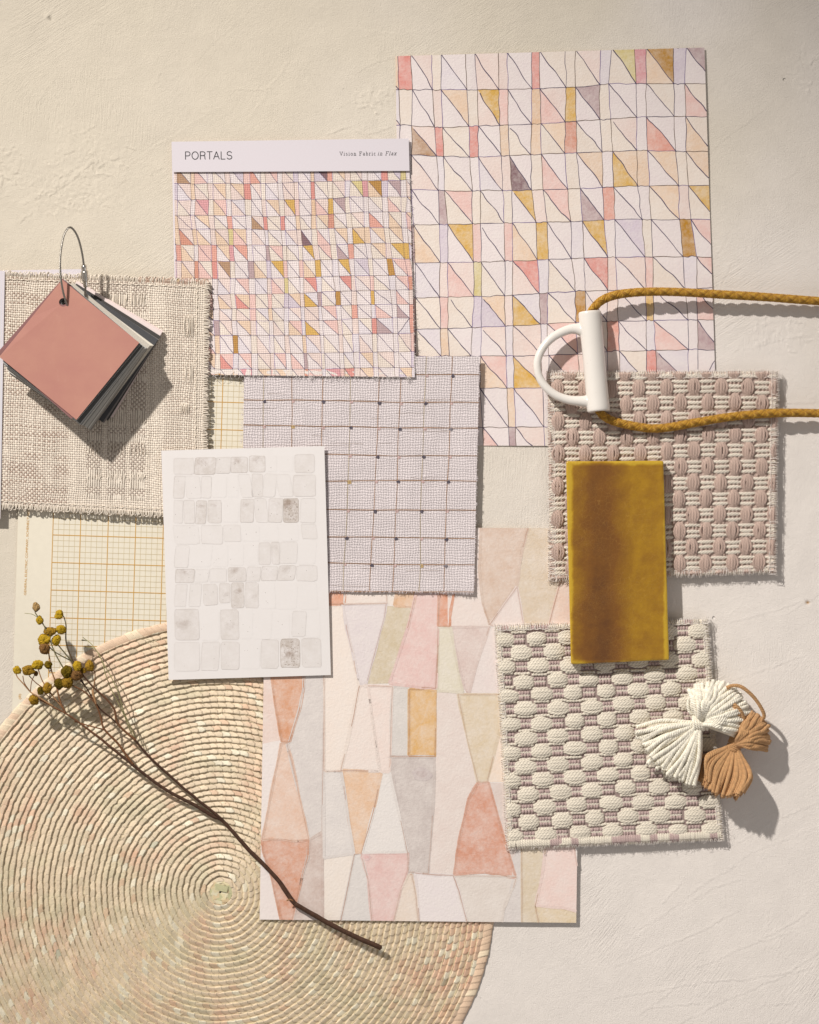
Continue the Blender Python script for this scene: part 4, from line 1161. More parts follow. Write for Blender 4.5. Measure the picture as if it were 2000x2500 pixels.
def build_postcard():
    zf = lambda x, y: 26.5-7*(y-1095)/560
    s = Sheet([(394, 1100), (792, 1089), (808, 1648), (412, 1660)], zf, 1.4, L_('#e7e1dd'), L_('#f0eae6'))
    r = np.random.RandomState(8); paper = L_('#e7e1dd'); dk = L_('#a3917f'); rust = L_('#80614c')
    for row in PT:
        for (x0, y0, x1, y1, d) in row:
            X0, X1 = 390+.2737*x0, 390+.2737*x1; Y0, Y1 = 1080+.2737*y0, 1080+.2737*y1
            sh = r.randn()*1.4; cx, cy = (X0+X1)/2, (Y0+Y1)/2; a, b = (X1-X0)/2, (Y1-Y0)/2
            n = 44; th = np.linspace(0, 2*math.pi, n, endpoint=False)
            e = 0.20
            ux = np.sign(np.cos(th))*np.abs(np.cos(th))**e; uy = np.sign(np.sin(th))*np.abs(np.sin(th))**e
            w = (vnoise(np.arange(n)*0.5+x0, np.zeros(n)+y0, 3)-.5)*1.6
            px = cx+ux*(a+w*.7)-uy*sh; py = cy+uy*(b+w)
            dd_ = d*0.6 if d > .09 else d*.25
            c0 = paper*(1-dd_)+dk*dd_
            s.poly(list(zip(px, py)), c0*1.0, 0.2, alpha=min(1, 0.35+d))
            A = np.array(list(zip(px, py))+[(px[0], py[0])])
            ec = paper*(1-min(1, d*.75))+dk*min(1, d*.75)
            if d > .09: s.stroke(A, 0.55+0.7*vnoise(np.arange(n+1)*0.4+x0, np.zeros(n+1), 5), ec, 0.32, alpha=0.3)
            if d > .3:   # pooled pigment, in irregular stacked washes
                gx = cx+a*r.uniform(-.3, .3); gy = cy-b*(.55 if y0 < 1200 else r.uniform(-.3, .4))
                for q in range(6):
                    tt = np.linspace(0, 2*math.pi, 20, endpoint=False)
                    R = (1-.15*q)*(0.6+0.6*vnoise(np.cos(tt)*2.2+x0+q*.3, np.sin(tt)*2.2+y0, 7))
                    P = [(min(max(gx+a*.8*R[k]*math.cos(tt[k]), cx-a*.93), cx+a*.93), min(max(gy+min(b, a)*.55*R[k]*math.sin(tt[k]), cy-b*.93), cy+b*.93)) for k in range(20)]
                    m = min(.9, d*(0.15+0.10*q))
                    s.poly(P, (c0*(1-m)+rust*m), 0.24+.012*q, alpha=1)
            if d > .7:
                for q in range(60):
                    x = cx+a*.85*r.uniform(-1, 1); y = cy+b*.85*r.uniform(-1, 1); rr_ = .5+r.rand()*1.3
                    s.poly([(x+rr_*math.cos(t), y+rr_*math.sin(t)) for t in np.linspace(0, 5.6, 6)], c0*.6+rust*.4, 0.38, alpha=.3)
            for q in range(r.poisson(1.2)):
                x = cx+a*.85*r.uniform(-1, 1); y = cy+b*.85*r.uniform(-1, 1); rr_ = .35+r.rand()*.45
                s.poly([(x+rr_*math.cos(t), y+rr_*math.sin(t)) for t in np.linspace(0, 5.2, 6)], L_('#7d726a'), 0.42, alpha=0)
    s.build('tile_postcard', M_post, label='white postcard printed with rows of pale grey watercolour tiles', cat='postcard')
build_postcard()

# ================================================================== chunky rugs as stamped yarn relief
class Relief:
    def __init__(s, w, h, st, z, col):
        s.w, s.h, s.st = w, h, st
        s.nx = int(w/st)+1; s.ny = int(h/st)+1
        s.X, s.Y = np.meshgrid(np.arange(s.nx)*st, np.arange(s.ny)*st)
        s.H = np.full((s.ny, s.nx), float(z)); s.C = np.tile(np.array(col, float), (s.ny, s.nx, 1))
    def strand(s, p0, p1, wid, z, h, col, bow=0.0, twist=6.0, endtaper=0.35, arch=0.0, tw=0.7, ph=0.0):
        """yarn from p0 to p1, half width wid; z base, h own height, arch extra height mid way"""
        p0 = np.array(p0, float); p1 = np.array(p1, float); d = p1-p0; L = math.hypot(*d); d /= L; n = np.array([-d[1], d[0]])
        m = wid+abs(bow)+2
        x0, x1 = min(p0[0], p1[0])-m, max(p0[0], p1[0])+m; y0, y1 = min(p0[1], p1[1])-m, max(p0[1], p1[1])+m
        i0 = max(0, int(y0/s.st)); i1 = min(s.ny, int(y1/s.st)+2); j0 = max(0, int(x0/s.st)); j1 = min(s.nx, int(x1/s.st)+2)
        if i0 >= i1 or j0 >= j1: return
        x = s.X[i0:i1, j0:j1]-p0[0]; y = s.Y[i0:i1, j0:j1]-p0[1]
        t = (x*d[0]+y*d[1])/L; q = x*n[0]+y*n[1]
        q = q-bow*np.sin(np.pi*np.clip(t, 0, 1))
        tap = np.clip(np.minimum(t, 1-t)/endtaper, 0, 1)**0.5
        wl = wid*(0.55+0.45*tap)
        sn = q/wl; ins = (np.abs(sn) < 1) & (t > -0.02) & (t < 1.02)
        prof = np.sqrt(np.clip(1-sn**2, 0, 1))
        ply = np.abs(np.sin(np.pi*((t*L)/twist+sn*0.75+ph)))
        hh = z+h*prof+arch*np.sin(np.pi*np.clip(t, 0, 1))**0.6-tw*(1-ply**0.5)
        up = ins & (hh > s.H[i0:i1, j0:j1])
        s.H[i0:i1, j0:j1] = np.where(up, hh, s.H[i0:i1, j0:j1])
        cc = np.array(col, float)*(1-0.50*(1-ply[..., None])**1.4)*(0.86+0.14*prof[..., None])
        s.C[i0:i1, j0:j1] = np.where(up[..., None], cc, s.C[i0:i1, j0:j1])

def overlock(root, cor, zedge, inset, out, col, seed, spacing=5.5, fuzz=260, r0=0.62):
    tb = Tubes(); r = np.random.RandomState(seed)
    P4 = [np.array(k, float) for k in cor]
    for k in range(4):
        a, b = P4[k], P4[(k+1) % 4]; d = (b-a)/np.linalg.norm(b-a); nn = np.array([d[1], -d[0]]); L = np.linalg.norm(b-a)
        n = int(L/spacing); inner = []
        for q in range(n+1):
            pt = a+d*L*q/n+nn*(vnoise(q*.15, k*3.3, 5)-.5)*3
            z = zedge(pt[0], pt[1]); sk = r.randn()*1.5+1.5
            P = [(*(pt+nn*out), z-13), (*(pt+nn*(out+.5)), z-3), (*(pt+nn*(out-3)+d*sk*.4), z+1.2), (*(pt-nn*inset*.5+d*sk), z+2.4+r.rand()), (*(pt-nn*inset+d*sk*1.5), z+1.8)]
            if r.rand() < .93: tb.add(resample(P, 2.2), r0*(.8+.5*r.rand()), col*(0.92+.1*r.rand()), sides=4)
            if r.rand() < .45:
                P = [(*(pt+nn*out+d*3), z-6), (*(pt-nn*(-1)+d*(sk+3)), z+1.8), (*(pt-nn*inset*.9+d*(sk-3)), z+2.2)]
                tb.add(resample(P, 2.2), r0*.8, col, sides=4)
            ip = pt-nn*(inset+1.2*math.sin(q*2.1)); inner.append((ip[0], ip[1], z+2.6+.7*math.sin(q*3.0)))
        tb.add(resample(inner, 2.2), r0*1.15, col, sides=4)
        for q in range(fuzz//4):
            t = r.rand(); pt = a+(b-a)*t; z = zedge(pt[0], pt[1]); aa = r.rand()*6.28; ln = 3+r.rand()*7
            p0 = pt+nn*(r.rand()*12-inset*.8)
            P = [(*p0, z-3+r.rand()*4), (p0[0]+math.cos(aa)*ln*.6+nn[0]*3, p0[1]+math.sin(aa)*ln*.6+nn[1]*3, z+3+r.rand()*3), (p0[0]+math.cos(aa+.8)*ln+nn[0]*4, p0[1]+math.sin(aa+.8)*ln+nn[1]*4, z+r.rand()*6)]
            tb.add(resample(P, 2.0), 0.28, col, sides=3)
    tb.build('overlock_stitching', M_thread, root)

def rug_finish(R, cor, root, name, zf, w, h, rag=2.5, bot=None):
    e = np.minimum(np.minimum(R.X, w-R.X), np.minimum(R.Y, h-R.Y))
    prof = np.sqrt(np.clip(e/7, 0, 1))
    Hh = R.H*prof-(1-prof)*10
    mask = e > rag*vnoise(R.X/7, R.Y/7, 6)
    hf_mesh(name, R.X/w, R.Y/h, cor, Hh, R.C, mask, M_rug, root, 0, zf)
    # underside body
    c = [np.array(k, float) for k in cor]; cen = sum(c)/4
    ins = [k+(cen-k)/np.linalg.norm(cen-k)*6 for k in c]
    return ins

def build_rug_taupe():
    cor = [(1335, 907), (1902, 904), (1896, 1400), (1341, 1420)]; w, h = 563, 504
    root = empty('taupe_rug_swatch', 1618, 1160, 4, label='taupe and cream basketweave rug swatch with whipstitched edges, under the ceramic tile', cat='rug swatch')
    r = np.random.RandomState(21)
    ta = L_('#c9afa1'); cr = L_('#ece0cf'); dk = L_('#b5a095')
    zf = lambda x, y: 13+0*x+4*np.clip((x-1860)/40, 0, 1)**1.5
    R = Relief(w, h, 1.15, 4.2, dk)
    # ground yarn crossing everywhere
    px, py = 33.2, 39.4; ox, oy = 8.0, 20.0
    for j in range(-1, 14):
        for i in range(-1, 19):
            x0 = ox+i*px+r.randn()*0.9+2.5*math.sin(j*.5); y0 = oy+j*py+r.randn()*.9+2*math.sin(i*.45)
            if (i+j) % 2 == 0:   # taupe bundle
                nS = 5
                hgt = py*1.16; cx = x0+px/2
                for k in range(nS):
                    f = (k-(nS-1)/2)/((nS-1)/2)
                    bx = f*px*0.11; bow = -f*px*0.295
                    R.strand((cx+bx, y0-py*.05), (cx+bx, y0+hgt-py*.05), 3.5, 3.5+r.rand()*1.2, 3.2, ta*(0.90+.18*r.rand()), bow=bow+r.randn()*.5, twist=7.4, arch=7.4-2.6*f*f, endtaper=.25, ph=.5*k, tw=1.8)
            else:
                for k in range(3):
                    yy = y0+py*(0.20+0.31*k)
                    R.strand((x0-3, yy+r.randn()*.6), (x0+px+3, yy+r.randn()*.6), 4.7, 4.4, 3.0, cr*(0.90+.14*r.rand()), bow=r.randn()*.9, twist=8.0, arch=3.0, ph=r.rand(), tw=1.6)
                for k in range(4):   # taupe warps peeping between
                    yy = y0+py*(0.05+0.30*k)
                    for q in range(3):
                        xx = x0+px*(0.2+.3*q)+r.randn()*.8
                        R.strand((xx, yy-4.0), (xx, yy+4.0), 3.1, 5.0, 2.6, ta*(0.9+.12*r.rand()), twist=5, arch=1.2, ph=r.rand())
    # flattened border yarns
    for (a, b, horiz) in ((4, w-4, 1), (4, w-4, 2), (4, h-4, 3), (4, h-4, 4)):
        t = a
        while t < b:
            ln = 5.5; c = cr if (vnoise(t/26.0, horiz*9.0, 3) > .52) else ta
            c = c*(0.9+.14*r.rand())
            if horiz == 1: R.strand((t, 1), (t+r.randn(), 19), 3.3, 4.5, 2.6, c, twist=5, arch=1.5, ph=r.rand())
            if horiz == 2: R.strand((t, h-17), (t+r.randn(), h-1), 3.3, 4.5, 2.6, c, twist=5, arch=1.5, ph=r.rand())
            if horiz == 3: R.strand((1, t), (18, t+r.randn()), 3.3, 4.5, 2.6, c, twist=5, arch=1.5, ph=r.rand())
            if horiz == 4: R.strand((w-21, t), (w-1, t+r.randn()), 3.3, 4.5, 2.6, c, twist=5, arch=1.5, ph=r.rand())
            t += ln
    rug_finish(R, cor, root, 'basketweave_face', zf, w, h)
    overlock(root, cor, lambda x, y: zf(x, y)+6.8, 17, 0.8, L_('#ebe1d8'), 3)
def build_rug_cream():
    cor = [(1207, 1527), (1730, 1509), (1768, 2052), (1238, 2076)]; w, h = 526, 546
    root = empty('cream_rug_swatch', 1485, 1790, 4, label='cream oval-bobble rug swatch with mauve ground, under the tassels', cat='rug swatch')
    r = np.random.RandomState(22)
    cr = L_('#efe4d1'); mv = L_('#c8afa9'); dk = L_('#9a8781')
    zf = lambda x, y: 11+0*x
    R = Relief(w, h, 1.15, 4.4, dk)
    px, py = 80.0, 34.3; ox, oy = -8, 16
    for j in range(0, 16):
        for i in range(-1, 8):
            cx = ox+i*px+(px/2 if j % 2 else 0)+px*.35+r.randn()*1.8+4*math.sin(j*.4); cy = oy+(j+.5)*py+r.randn()*1.2+2.5*math.sin(i*.9+j*.2)
            a = 25.0+r.randn()*1.5; 
            for k in range(5):
                f = (k-2)/2
                R.strand((cx-a, cy+f*7.0+r.randn()*.6), (cx+a, cy+f*7.0+r.randn()*.6), 4.3, 3.6+r.rand()*.8, 3.2, cr*(0.93+.10*r.rand()), bow=f*5.4+r.randn()*.5, twist=8.5, arch=7.0-2.4*f*f, endtaper=.3, ph=.5*k, tw=2.0)
            # mauve ladder between ovals
            gx = cx+px/2
            for q, dx in enumerate((-10.5, -3.5, 3.5, 10.5)):
                for s_ in (-1, 1):
                    R.strand((gx+dx+r.randn()*.6, cy+s_*1.5), (gx+dx+r.randn()*.6, cy+s_*10.5), 3.2, 4.4, 2.6, mv*(0.93+.12*r.rand()), twist=4.6, arch=2.0, ph=r.rand(), tw=.9)
            R.strand((gx-14, cy), (gx+14, cy), 3.2, 4.6, 2.2, cr*.93, twist=5, arch=.6, ph=r.rand())
            # cream beads above and below the ladder
            for dx in (-15, -7, 0, 7, 15):
                for s_ in (-1, 1):
                    R.strand((gx+dx-4.2, cy+s_*py/2+r.randn()*.5), (gx+dx+4.2, cy+s_*py/2+r.randn()*.5), 3.6, 4.2, 2.8, cr*(0.93+.1*r.rand()), twist=8, arch=1.8, ph=r.rand(), tw=.4)
    for (a, b, horiz) in ((3, w-3, 1), (3, w-3, 2), (3, h-3, 3), (3, h-3, 4)):
        t = a
        while t < b:
            c = cr if (vnoise(t/24.0, horiz*5.0, 13) > .40) else mv
            c = c*(0.92+.12*r.rand())
            if horiz == 1: R.strand((t, 1), (t+r.randn(), 15), 3.4, 5.2, 2.6, c, twist=6, arch=1.5, ph=r.rand())
            if horiz == 2: R.strand((t, h-24), (t+r.randn(), h-1), 3.6, 6.0, 3.0, c, twist=6, arch=4.5, ph=r.rand())
            if horiz == 3: R.strand((1, t), (19, t+r.randn()), 3.4, 5.0, 2.6, cr*(0.92+.1*r.rand()), twist=6, arch=1.5, ph=r.rand())
            if horiz == 4: R.strand((w-17, t), (w-1, t+r.randn()), 3.4, 5.0, 2.6, cr*(0.92+.1*r.rand()), twist=6, arch=1.5, ph=r.rand())
            t += 5.8
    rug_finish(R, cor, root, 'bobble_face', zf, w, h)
    overlock(root, cor, lambda x, y: zf(x, y)+7.4, 14, 0.8, L_('#eee6dd'), 4, fuzz=320)
build_rug_taupe(); build_rug_cream()
# ================================================================== glazed tile
def build_tile():
    t = NT('crackle_glaze')
    # layered honey glaze: pooled brown band, thin bright yellow at the rims
    geo = t.tc
    sep = t.n('ShaderNodeSeparateXYZ'); t.l(geo, sep.inputs[0])
    x = t.math('MULTIPLY', sep.outputs[0], 1/S); y = t.math('MULTIPLY', sep.outputs[1], 1/S)   # layout units, centred
    n1 = t.noise(22, 4, 0.55); n2 = t.noise(90, 4, 0.6); n3 = t.noise(1500, 3, 0.7)
    xx = t.math('ADD', x, t.math('MULTIPLY', t.math('SUBTRACT', n1, 0.5), 70))
    # brown band around x=-55, stronger towards the foot
    band = t.math('SUBTRACT', 1.0, t.math('DIVIDE', t.math('ABSOLUTE', t.math('ADD', xx, 44)), 82)); band = t.mr(band, 0, 0.85, 0, 1)
    foot = t.mr(y, 200, -220, 0.62, 1.0)
    band = t.math('MULTIPLY', band, foot)
    pat = t.mr(n2, 0.35, 0.7, -0.12, 0.16)
    k = t.math('ADD', band, pat)
    ex = t.math('SUBTRACT', 120, t.math('ABSOLUTE', x)); ey = t.math('SUBTRACT', 246, t.math('ABSOLUTE', y))
    ed = t.math('MINIMUM', ex, ey); ed = t.math('ADD', ed, t.math('MULTIPLY', t.math('SUBTRACT', n2, 0.5), 8))
    rim = t.mr(ed, 3, 13, 1, 0)
    k = t.math('SUBTRACT', k, t.math('MULTIPLY', rim, 0.9))
    top = t.mr(n1, .3, .7, 0, 1)
    base = t.ramp(t.mr(k, -0.5, 1.05, 0, 1), [(0.0, tuple(L_('#c49f2e'))), (0.22, tuple(L_('#aa7f1e'))), (0.42, tuple(L_('#94691d'))), (0.68, tuple(L_('#7c501f'))), (1.0, tuple(L_('#66401f')))])
    # crackle
    def crackle(sc, w, loc):
        v = t.n('ShaderNodeTexVoronoi', feature='DISTANCE_TO_EDGE')
        dn = t.n('ShaderNodeTexNoise'); t.l(t.tc, dn.inputs['Vector']); dn.inputs['Scale'].default_value = 260
        vv = t.n('ShaderNodeVectorMath', operation='MULTIPLY_ADD'); t.l(dn.outputs['Color'], vv.inputs[0]); vv.inputs[1].default_value = (0.0022,)*3; t.l(t.mapping(loc=loc), vv.inputs[2])
        t.l(vv.outputs[0], v.inputs['Vector']); v.inputs['Scale'].default_value = sc
        return t.mr(v.outputs['Distance'], 0.0, w, 1, 0)
    c1 = crackle(260, 0.03, (0, 0, 0)); c2 = crackle(620, 0.05, (3, 1, 0))
    m1 = t.mr(t.noise(30, 2), .4, .6, .35, 1); m2 = t.mr(t.noise(45, 2, vec=t.mapping(loc=(4, 4, 0))), .45, .62, 0, .8)
    cr = t.math('MAXIMUM', t.math('MULTIPLY', c1, m1), t.math('MULTIPLY', c2, m2))
    col = t.mix(t.math('MULTIPLY', cr, 0.22), base, (*L_('#d0a251'), 1))
    sp = t.mr(n3, 0.58, 0.72, 0, 0.4)
    col = t.mix(sp, col, (*L_('#5d3a12'), 1))
    nm = t.bump(cr, 0.00004); nm = t.bump(t.noise(120, 3), 0.0005, prev=nm)
    m = t.fin(col, 0.22, 0.5, nm, coat=0.3)
    c = [(1382, 1126), (1620, 1125), (1634, 1611), (1394, 1622)]
    zb, zt = 27.0, 52.0
    # rounded slab: rings of a superellipse-cornered outline
    def outline(ins, rad=5.0):
        c_ = [np.array(k, float) for k in c]; out = []
        for i in range(4):
            p = c_[i]; a = c_[i-1]-p; b = c_[(i+1) % 4]-p; a /= np.linalg.norm(a); b /= np.linalg.norm(b)
            p = p+(a+b)*ins; R = max(rad-ins*0.5, 1.2)
            for q in range(7):
                tt = q/6; out.append(p+a*R*(1-tt)**2+b*R*tt**2)
            nxt = c_[(i+1) % 4]; d2 = c_[i]-nxt; d2 /= np.linalg.norm(d2); e2 = c_[(i+2) % 4]-nxt; e2 /= np.linalg.norm(e2)
            pn = nxt+(d2+e2)*ins; e = out[-1]; f = pn+d2*R
            for q in range(1, 22): out.append(e+(f-e)*q/22)
        return np.array(out)
    rings = [(1.5, zb), (0, zb+1.5), (0, zt-4.5), (0.3, zt-2.6), (1.2, zt-1.1), (2.8, zt-0.3), (5.5, zt+.1), (10, zt), (30, zt-.3), (70, zt-.4)]
    V = []; 
    for ins, z in rings:
        o = outline(ins); jit = (vnoise(np.arange(len(o))*.35, np.full(len(o), .5), 3)-.5)*(1.2 if ins < 3 else 0)
        cen = o.mean(0); dd = (cen-o)/np.linalg.norm(cen-o, axis=1)[:, None]
        o = o+dd*jit[:, None]
        V.append(np.concatenate([o, np.full((len(o), 1), z)], 1))
    n = len(V[0]); V = np.concatenate(V)
    F = [list(f) for f in grid_faces(len(rings), n, wrap=True)]
    F.append(list(range((len(rings)-1)*n, len(rings)*n))[::-1]); F.append(list(range(n)))
    o = mesh_obj('glazed_tile', V, F, m, smooth=True, label='rectangular honey yellow glazed tile with crackle, lying across both rug swatches', cat='tile')
build_tile()

# ================================================================== ceramic handle + rope
def axis_z(y): return 33+(y-760)/245*24
def build_handle():
    root_label = dict(label='glossy white ceramic D-shaped handle with a mustard rope through it', cat='handle')
    A = np.array([1440, 760, axis_z(760)], float); B = np.array([1462, 1006, axis_z(1006)], float)
    V = []; F = []; n0 = 0
    T = (B-A)/np.linalg.norm(B-A); up = np.array([0, 0, 1.]); X = np.cross(T, up); X /= np.linalg.norm(X); Y = np.cross(T, X)
    L = np.linalg.norm(B-A)
    prof = []   # (t, r) closed loop: outside then inside
    for t_, r_ in [(0, 25.0), (.004, 26.8), (.012, 27.8), (.03, 28.3), (.1, 28.3), (.3, 28.0), (.5, 27.6), (.7, 27.6), (.88, 28.0), (.96, 28.5), (.985, 28.2), (.995, 27.0), (1, 25)]: prof.append((t_, r_))
    for t_, r_ in [(1, 21), (.99, 19.8), (.96, 19), (.5, 18.5), (.04, 19), (.01, 19.8), (0, 21)]: prof.append((t_, r_))
    nt = 72; th = np.arange(nt)*2*math.pi/nt
    for t_, r_ in prof:
        c = A+T*L*t_; V.append(c+r_*(np.cos(th)[:, None]*X+np.sin(th)[:, None]*Y))
    V = np.concatenate(V); m = len(prof)
    idx = np.arange(m*nt).reshape(m, nt); idx = np.concatenate([idx, idx[:1]], 0); idx = np.concatenate([idx, idx[:, :1]], 1)
    F = np.stack([idx[:-1, :-1], idx[1:, :-1], idx[1:, 1:], idx[:-1, 1:]], -1).reshape(-1, 4)
    LP = [(1424, 806, 0, 17), (1408, 803, 0, 13.5), (1392, 804, 0, 12), (1372, 811, 1, 11), (1348, 825, 2, 10.5), (1328, 846, 2, 10), (1315, 872, 2, 9.8), (1312, 898, 2, 9.8), (1319, 925, 2, 9.8), (1336, 948, 2, 10), (1360, 966, 1, 10.5), (1388, 976, 0, 11.2), (1412, 979, 0, 12.5), (1430, 980, 0, 14.5), (1444, 981, 0, 17)]
    LPp = resample(np.array([(x, y, axis_z(y)+dz, r) for x, y, dz, r in LP]), 3)
    tb = Tubes(); tb.add(LPp[:, :3], LPp[:, 3], (1, 1, 1), sides=28)
    # a fused body through voxel remesh
    Q = np.concatenate([f for f in tb.F if not isinstance(f, tuple)]); Tt = np.concatenate([f[1] for f in tb.F if isinstance(f, tuple)])
    allV = np.concatenate([V, np.concatenate(tb.V)]); faces = [list(f) for f in F]+[list(f+len(V)) for f in Q]+[list(f+len(V)) for f in Tt]
    P = W(allV)
    import bmesh
    me = bpy.data.meshes.new('tmp'); me.from_pydata((P*1000).tolist(), [], faces)
    bm = bmesh.new(); bm.from_mesh(me); bmesh.ops.recalc_face_normals(bm, faces=bm.faces); bm.to_mesh(me); bm.free()
    o = bpy.data.objects.new('tmp', me); scene.collection.objects.link(o)
    md = o.modifiers.new('r', 'REMESH'); md.mode = 'VOXEL'; md.voxel_size = 0.42
    sm = o.modifiers.new('s', 'SMOOTH'); sm.factor = 0.5; sm.iterations = 9
    dg = bpy.context.evaluated_depsgraph_get(); dg.update(); e = o.evaluated_get(dg); m2 = e.to_mesh()
    nv = len(m2.vertices); co = np.zeros(nv*3, np.float32); m2.vertices.foreach_get('co', co); co = co.reshape(-1, 3)/1000
    fc = [list(p.vertices) for p in m2.polygons]; e.to_mesh_clear()
    bpy.data.objects.remove(o); bpy.data.meshes.remove(me)
    t = NT('white_ceramic')
    nm = t.bump(t.noise(60, 2), 0.0003)
    sp = t.mr(t.noise(900, 1), 0.76, 0.8, 0, 0.5)
    col = t.mix(sp, (*L_('#e6dfd6', 1.0), 1), (*L_('#9c8a78'), 1))
    m = t.fin(col, 0.22, 0.5, nm, coat=0.4)
    if nv > 100: mesh_obj('ceramic_handle', co, fc, m, world=True, smooth=True, **root_label)
    else: mesh_obj('ceramic_handle', allV, faces, m, smooth=True, **root_label)
build_handle()

def build_rope():
    P = [(2090, 738, 24), (2000, 735, 25), (1864, 725, 30), (1760, 719, 34), (1676, 714, 38), (1605, 712, 41), (1551, 714, 42), (1505, 720, 42), (1472, 732, 40), (1450, 752, 36), (1441, 775, axis_z(775)), (1446, 830, axis_z(830)), (1453, 900, axis_z(900)),
         (1459, 980, axis_z(980)), (1466, 1007, axis_z(1007)-2), (1484, 1022, 46), (1514, 1033, 38), (1564, 1043, 34), (1597, 1046, 33), (1635, 1043, 33), (1697, 1032, 34), (1781, 1018, 36), (1864, 1010, 37), (1930, 1008, 34), (2000, 1009, 30), (2090, 1010, 28)]
    P = resample(P, 1.7); T, A, B = frames(P)
    L = np.concatenate([[0], np.cumsum(np.linalg.norm(np.diff(P, axis=0), axis=1))])
    R = 7.6+0.5*(vnoise(L*.02, L*0, 3)-.5)
    pitch = 62.0; N = 8; tb = Tubes(); r = np.random.RandomState(6)
    cols = [L_('#b98a28'), L_('#ab7b20'), L_('#c19434'), L_('#a1721c')]
    tb.add(P, 6.0, L_('#5a3d10'), sides=12)
    for dirn in (1, -1):
        for k in range(N):
            ph = dirn*(2*math.pi*L/pitch)+2*math.pi*k/N
            # over two, under two
            phase = (2*math.pi*L/pitch*N)/2+ (k*math.pi/2)*dirn
            rad = R+1.65*np.tanh(2.2*np.sin(phase+ (0 if dirn > 0 else math.pi)))
            Q = P+(np.cos(ph)[:, None]*A+np.sin(ph)[:, None]*B)*rad[:, None]
            c = cols[(k+(dirn > 0)) % 4]*(0.95+.1*r.rand())*(1.08 if dirn > 0 else .9)
            for s_ in (-1, 1):
                tt = 1.0*s_
                Q2 = Q+(np.cos(ph+math.pi/2)[:, None]*A+np.sin(ph+math.pi/2)[:, None]*B)*tt
                tb.add(Q2, 1.7, c*(1+.06*s_), sides=6)
    tb.build('mustard_rope', M_rope, label='mustard braided rope threaded through the white ceramic handle and running off to the right', cat='rope')
build_rope()

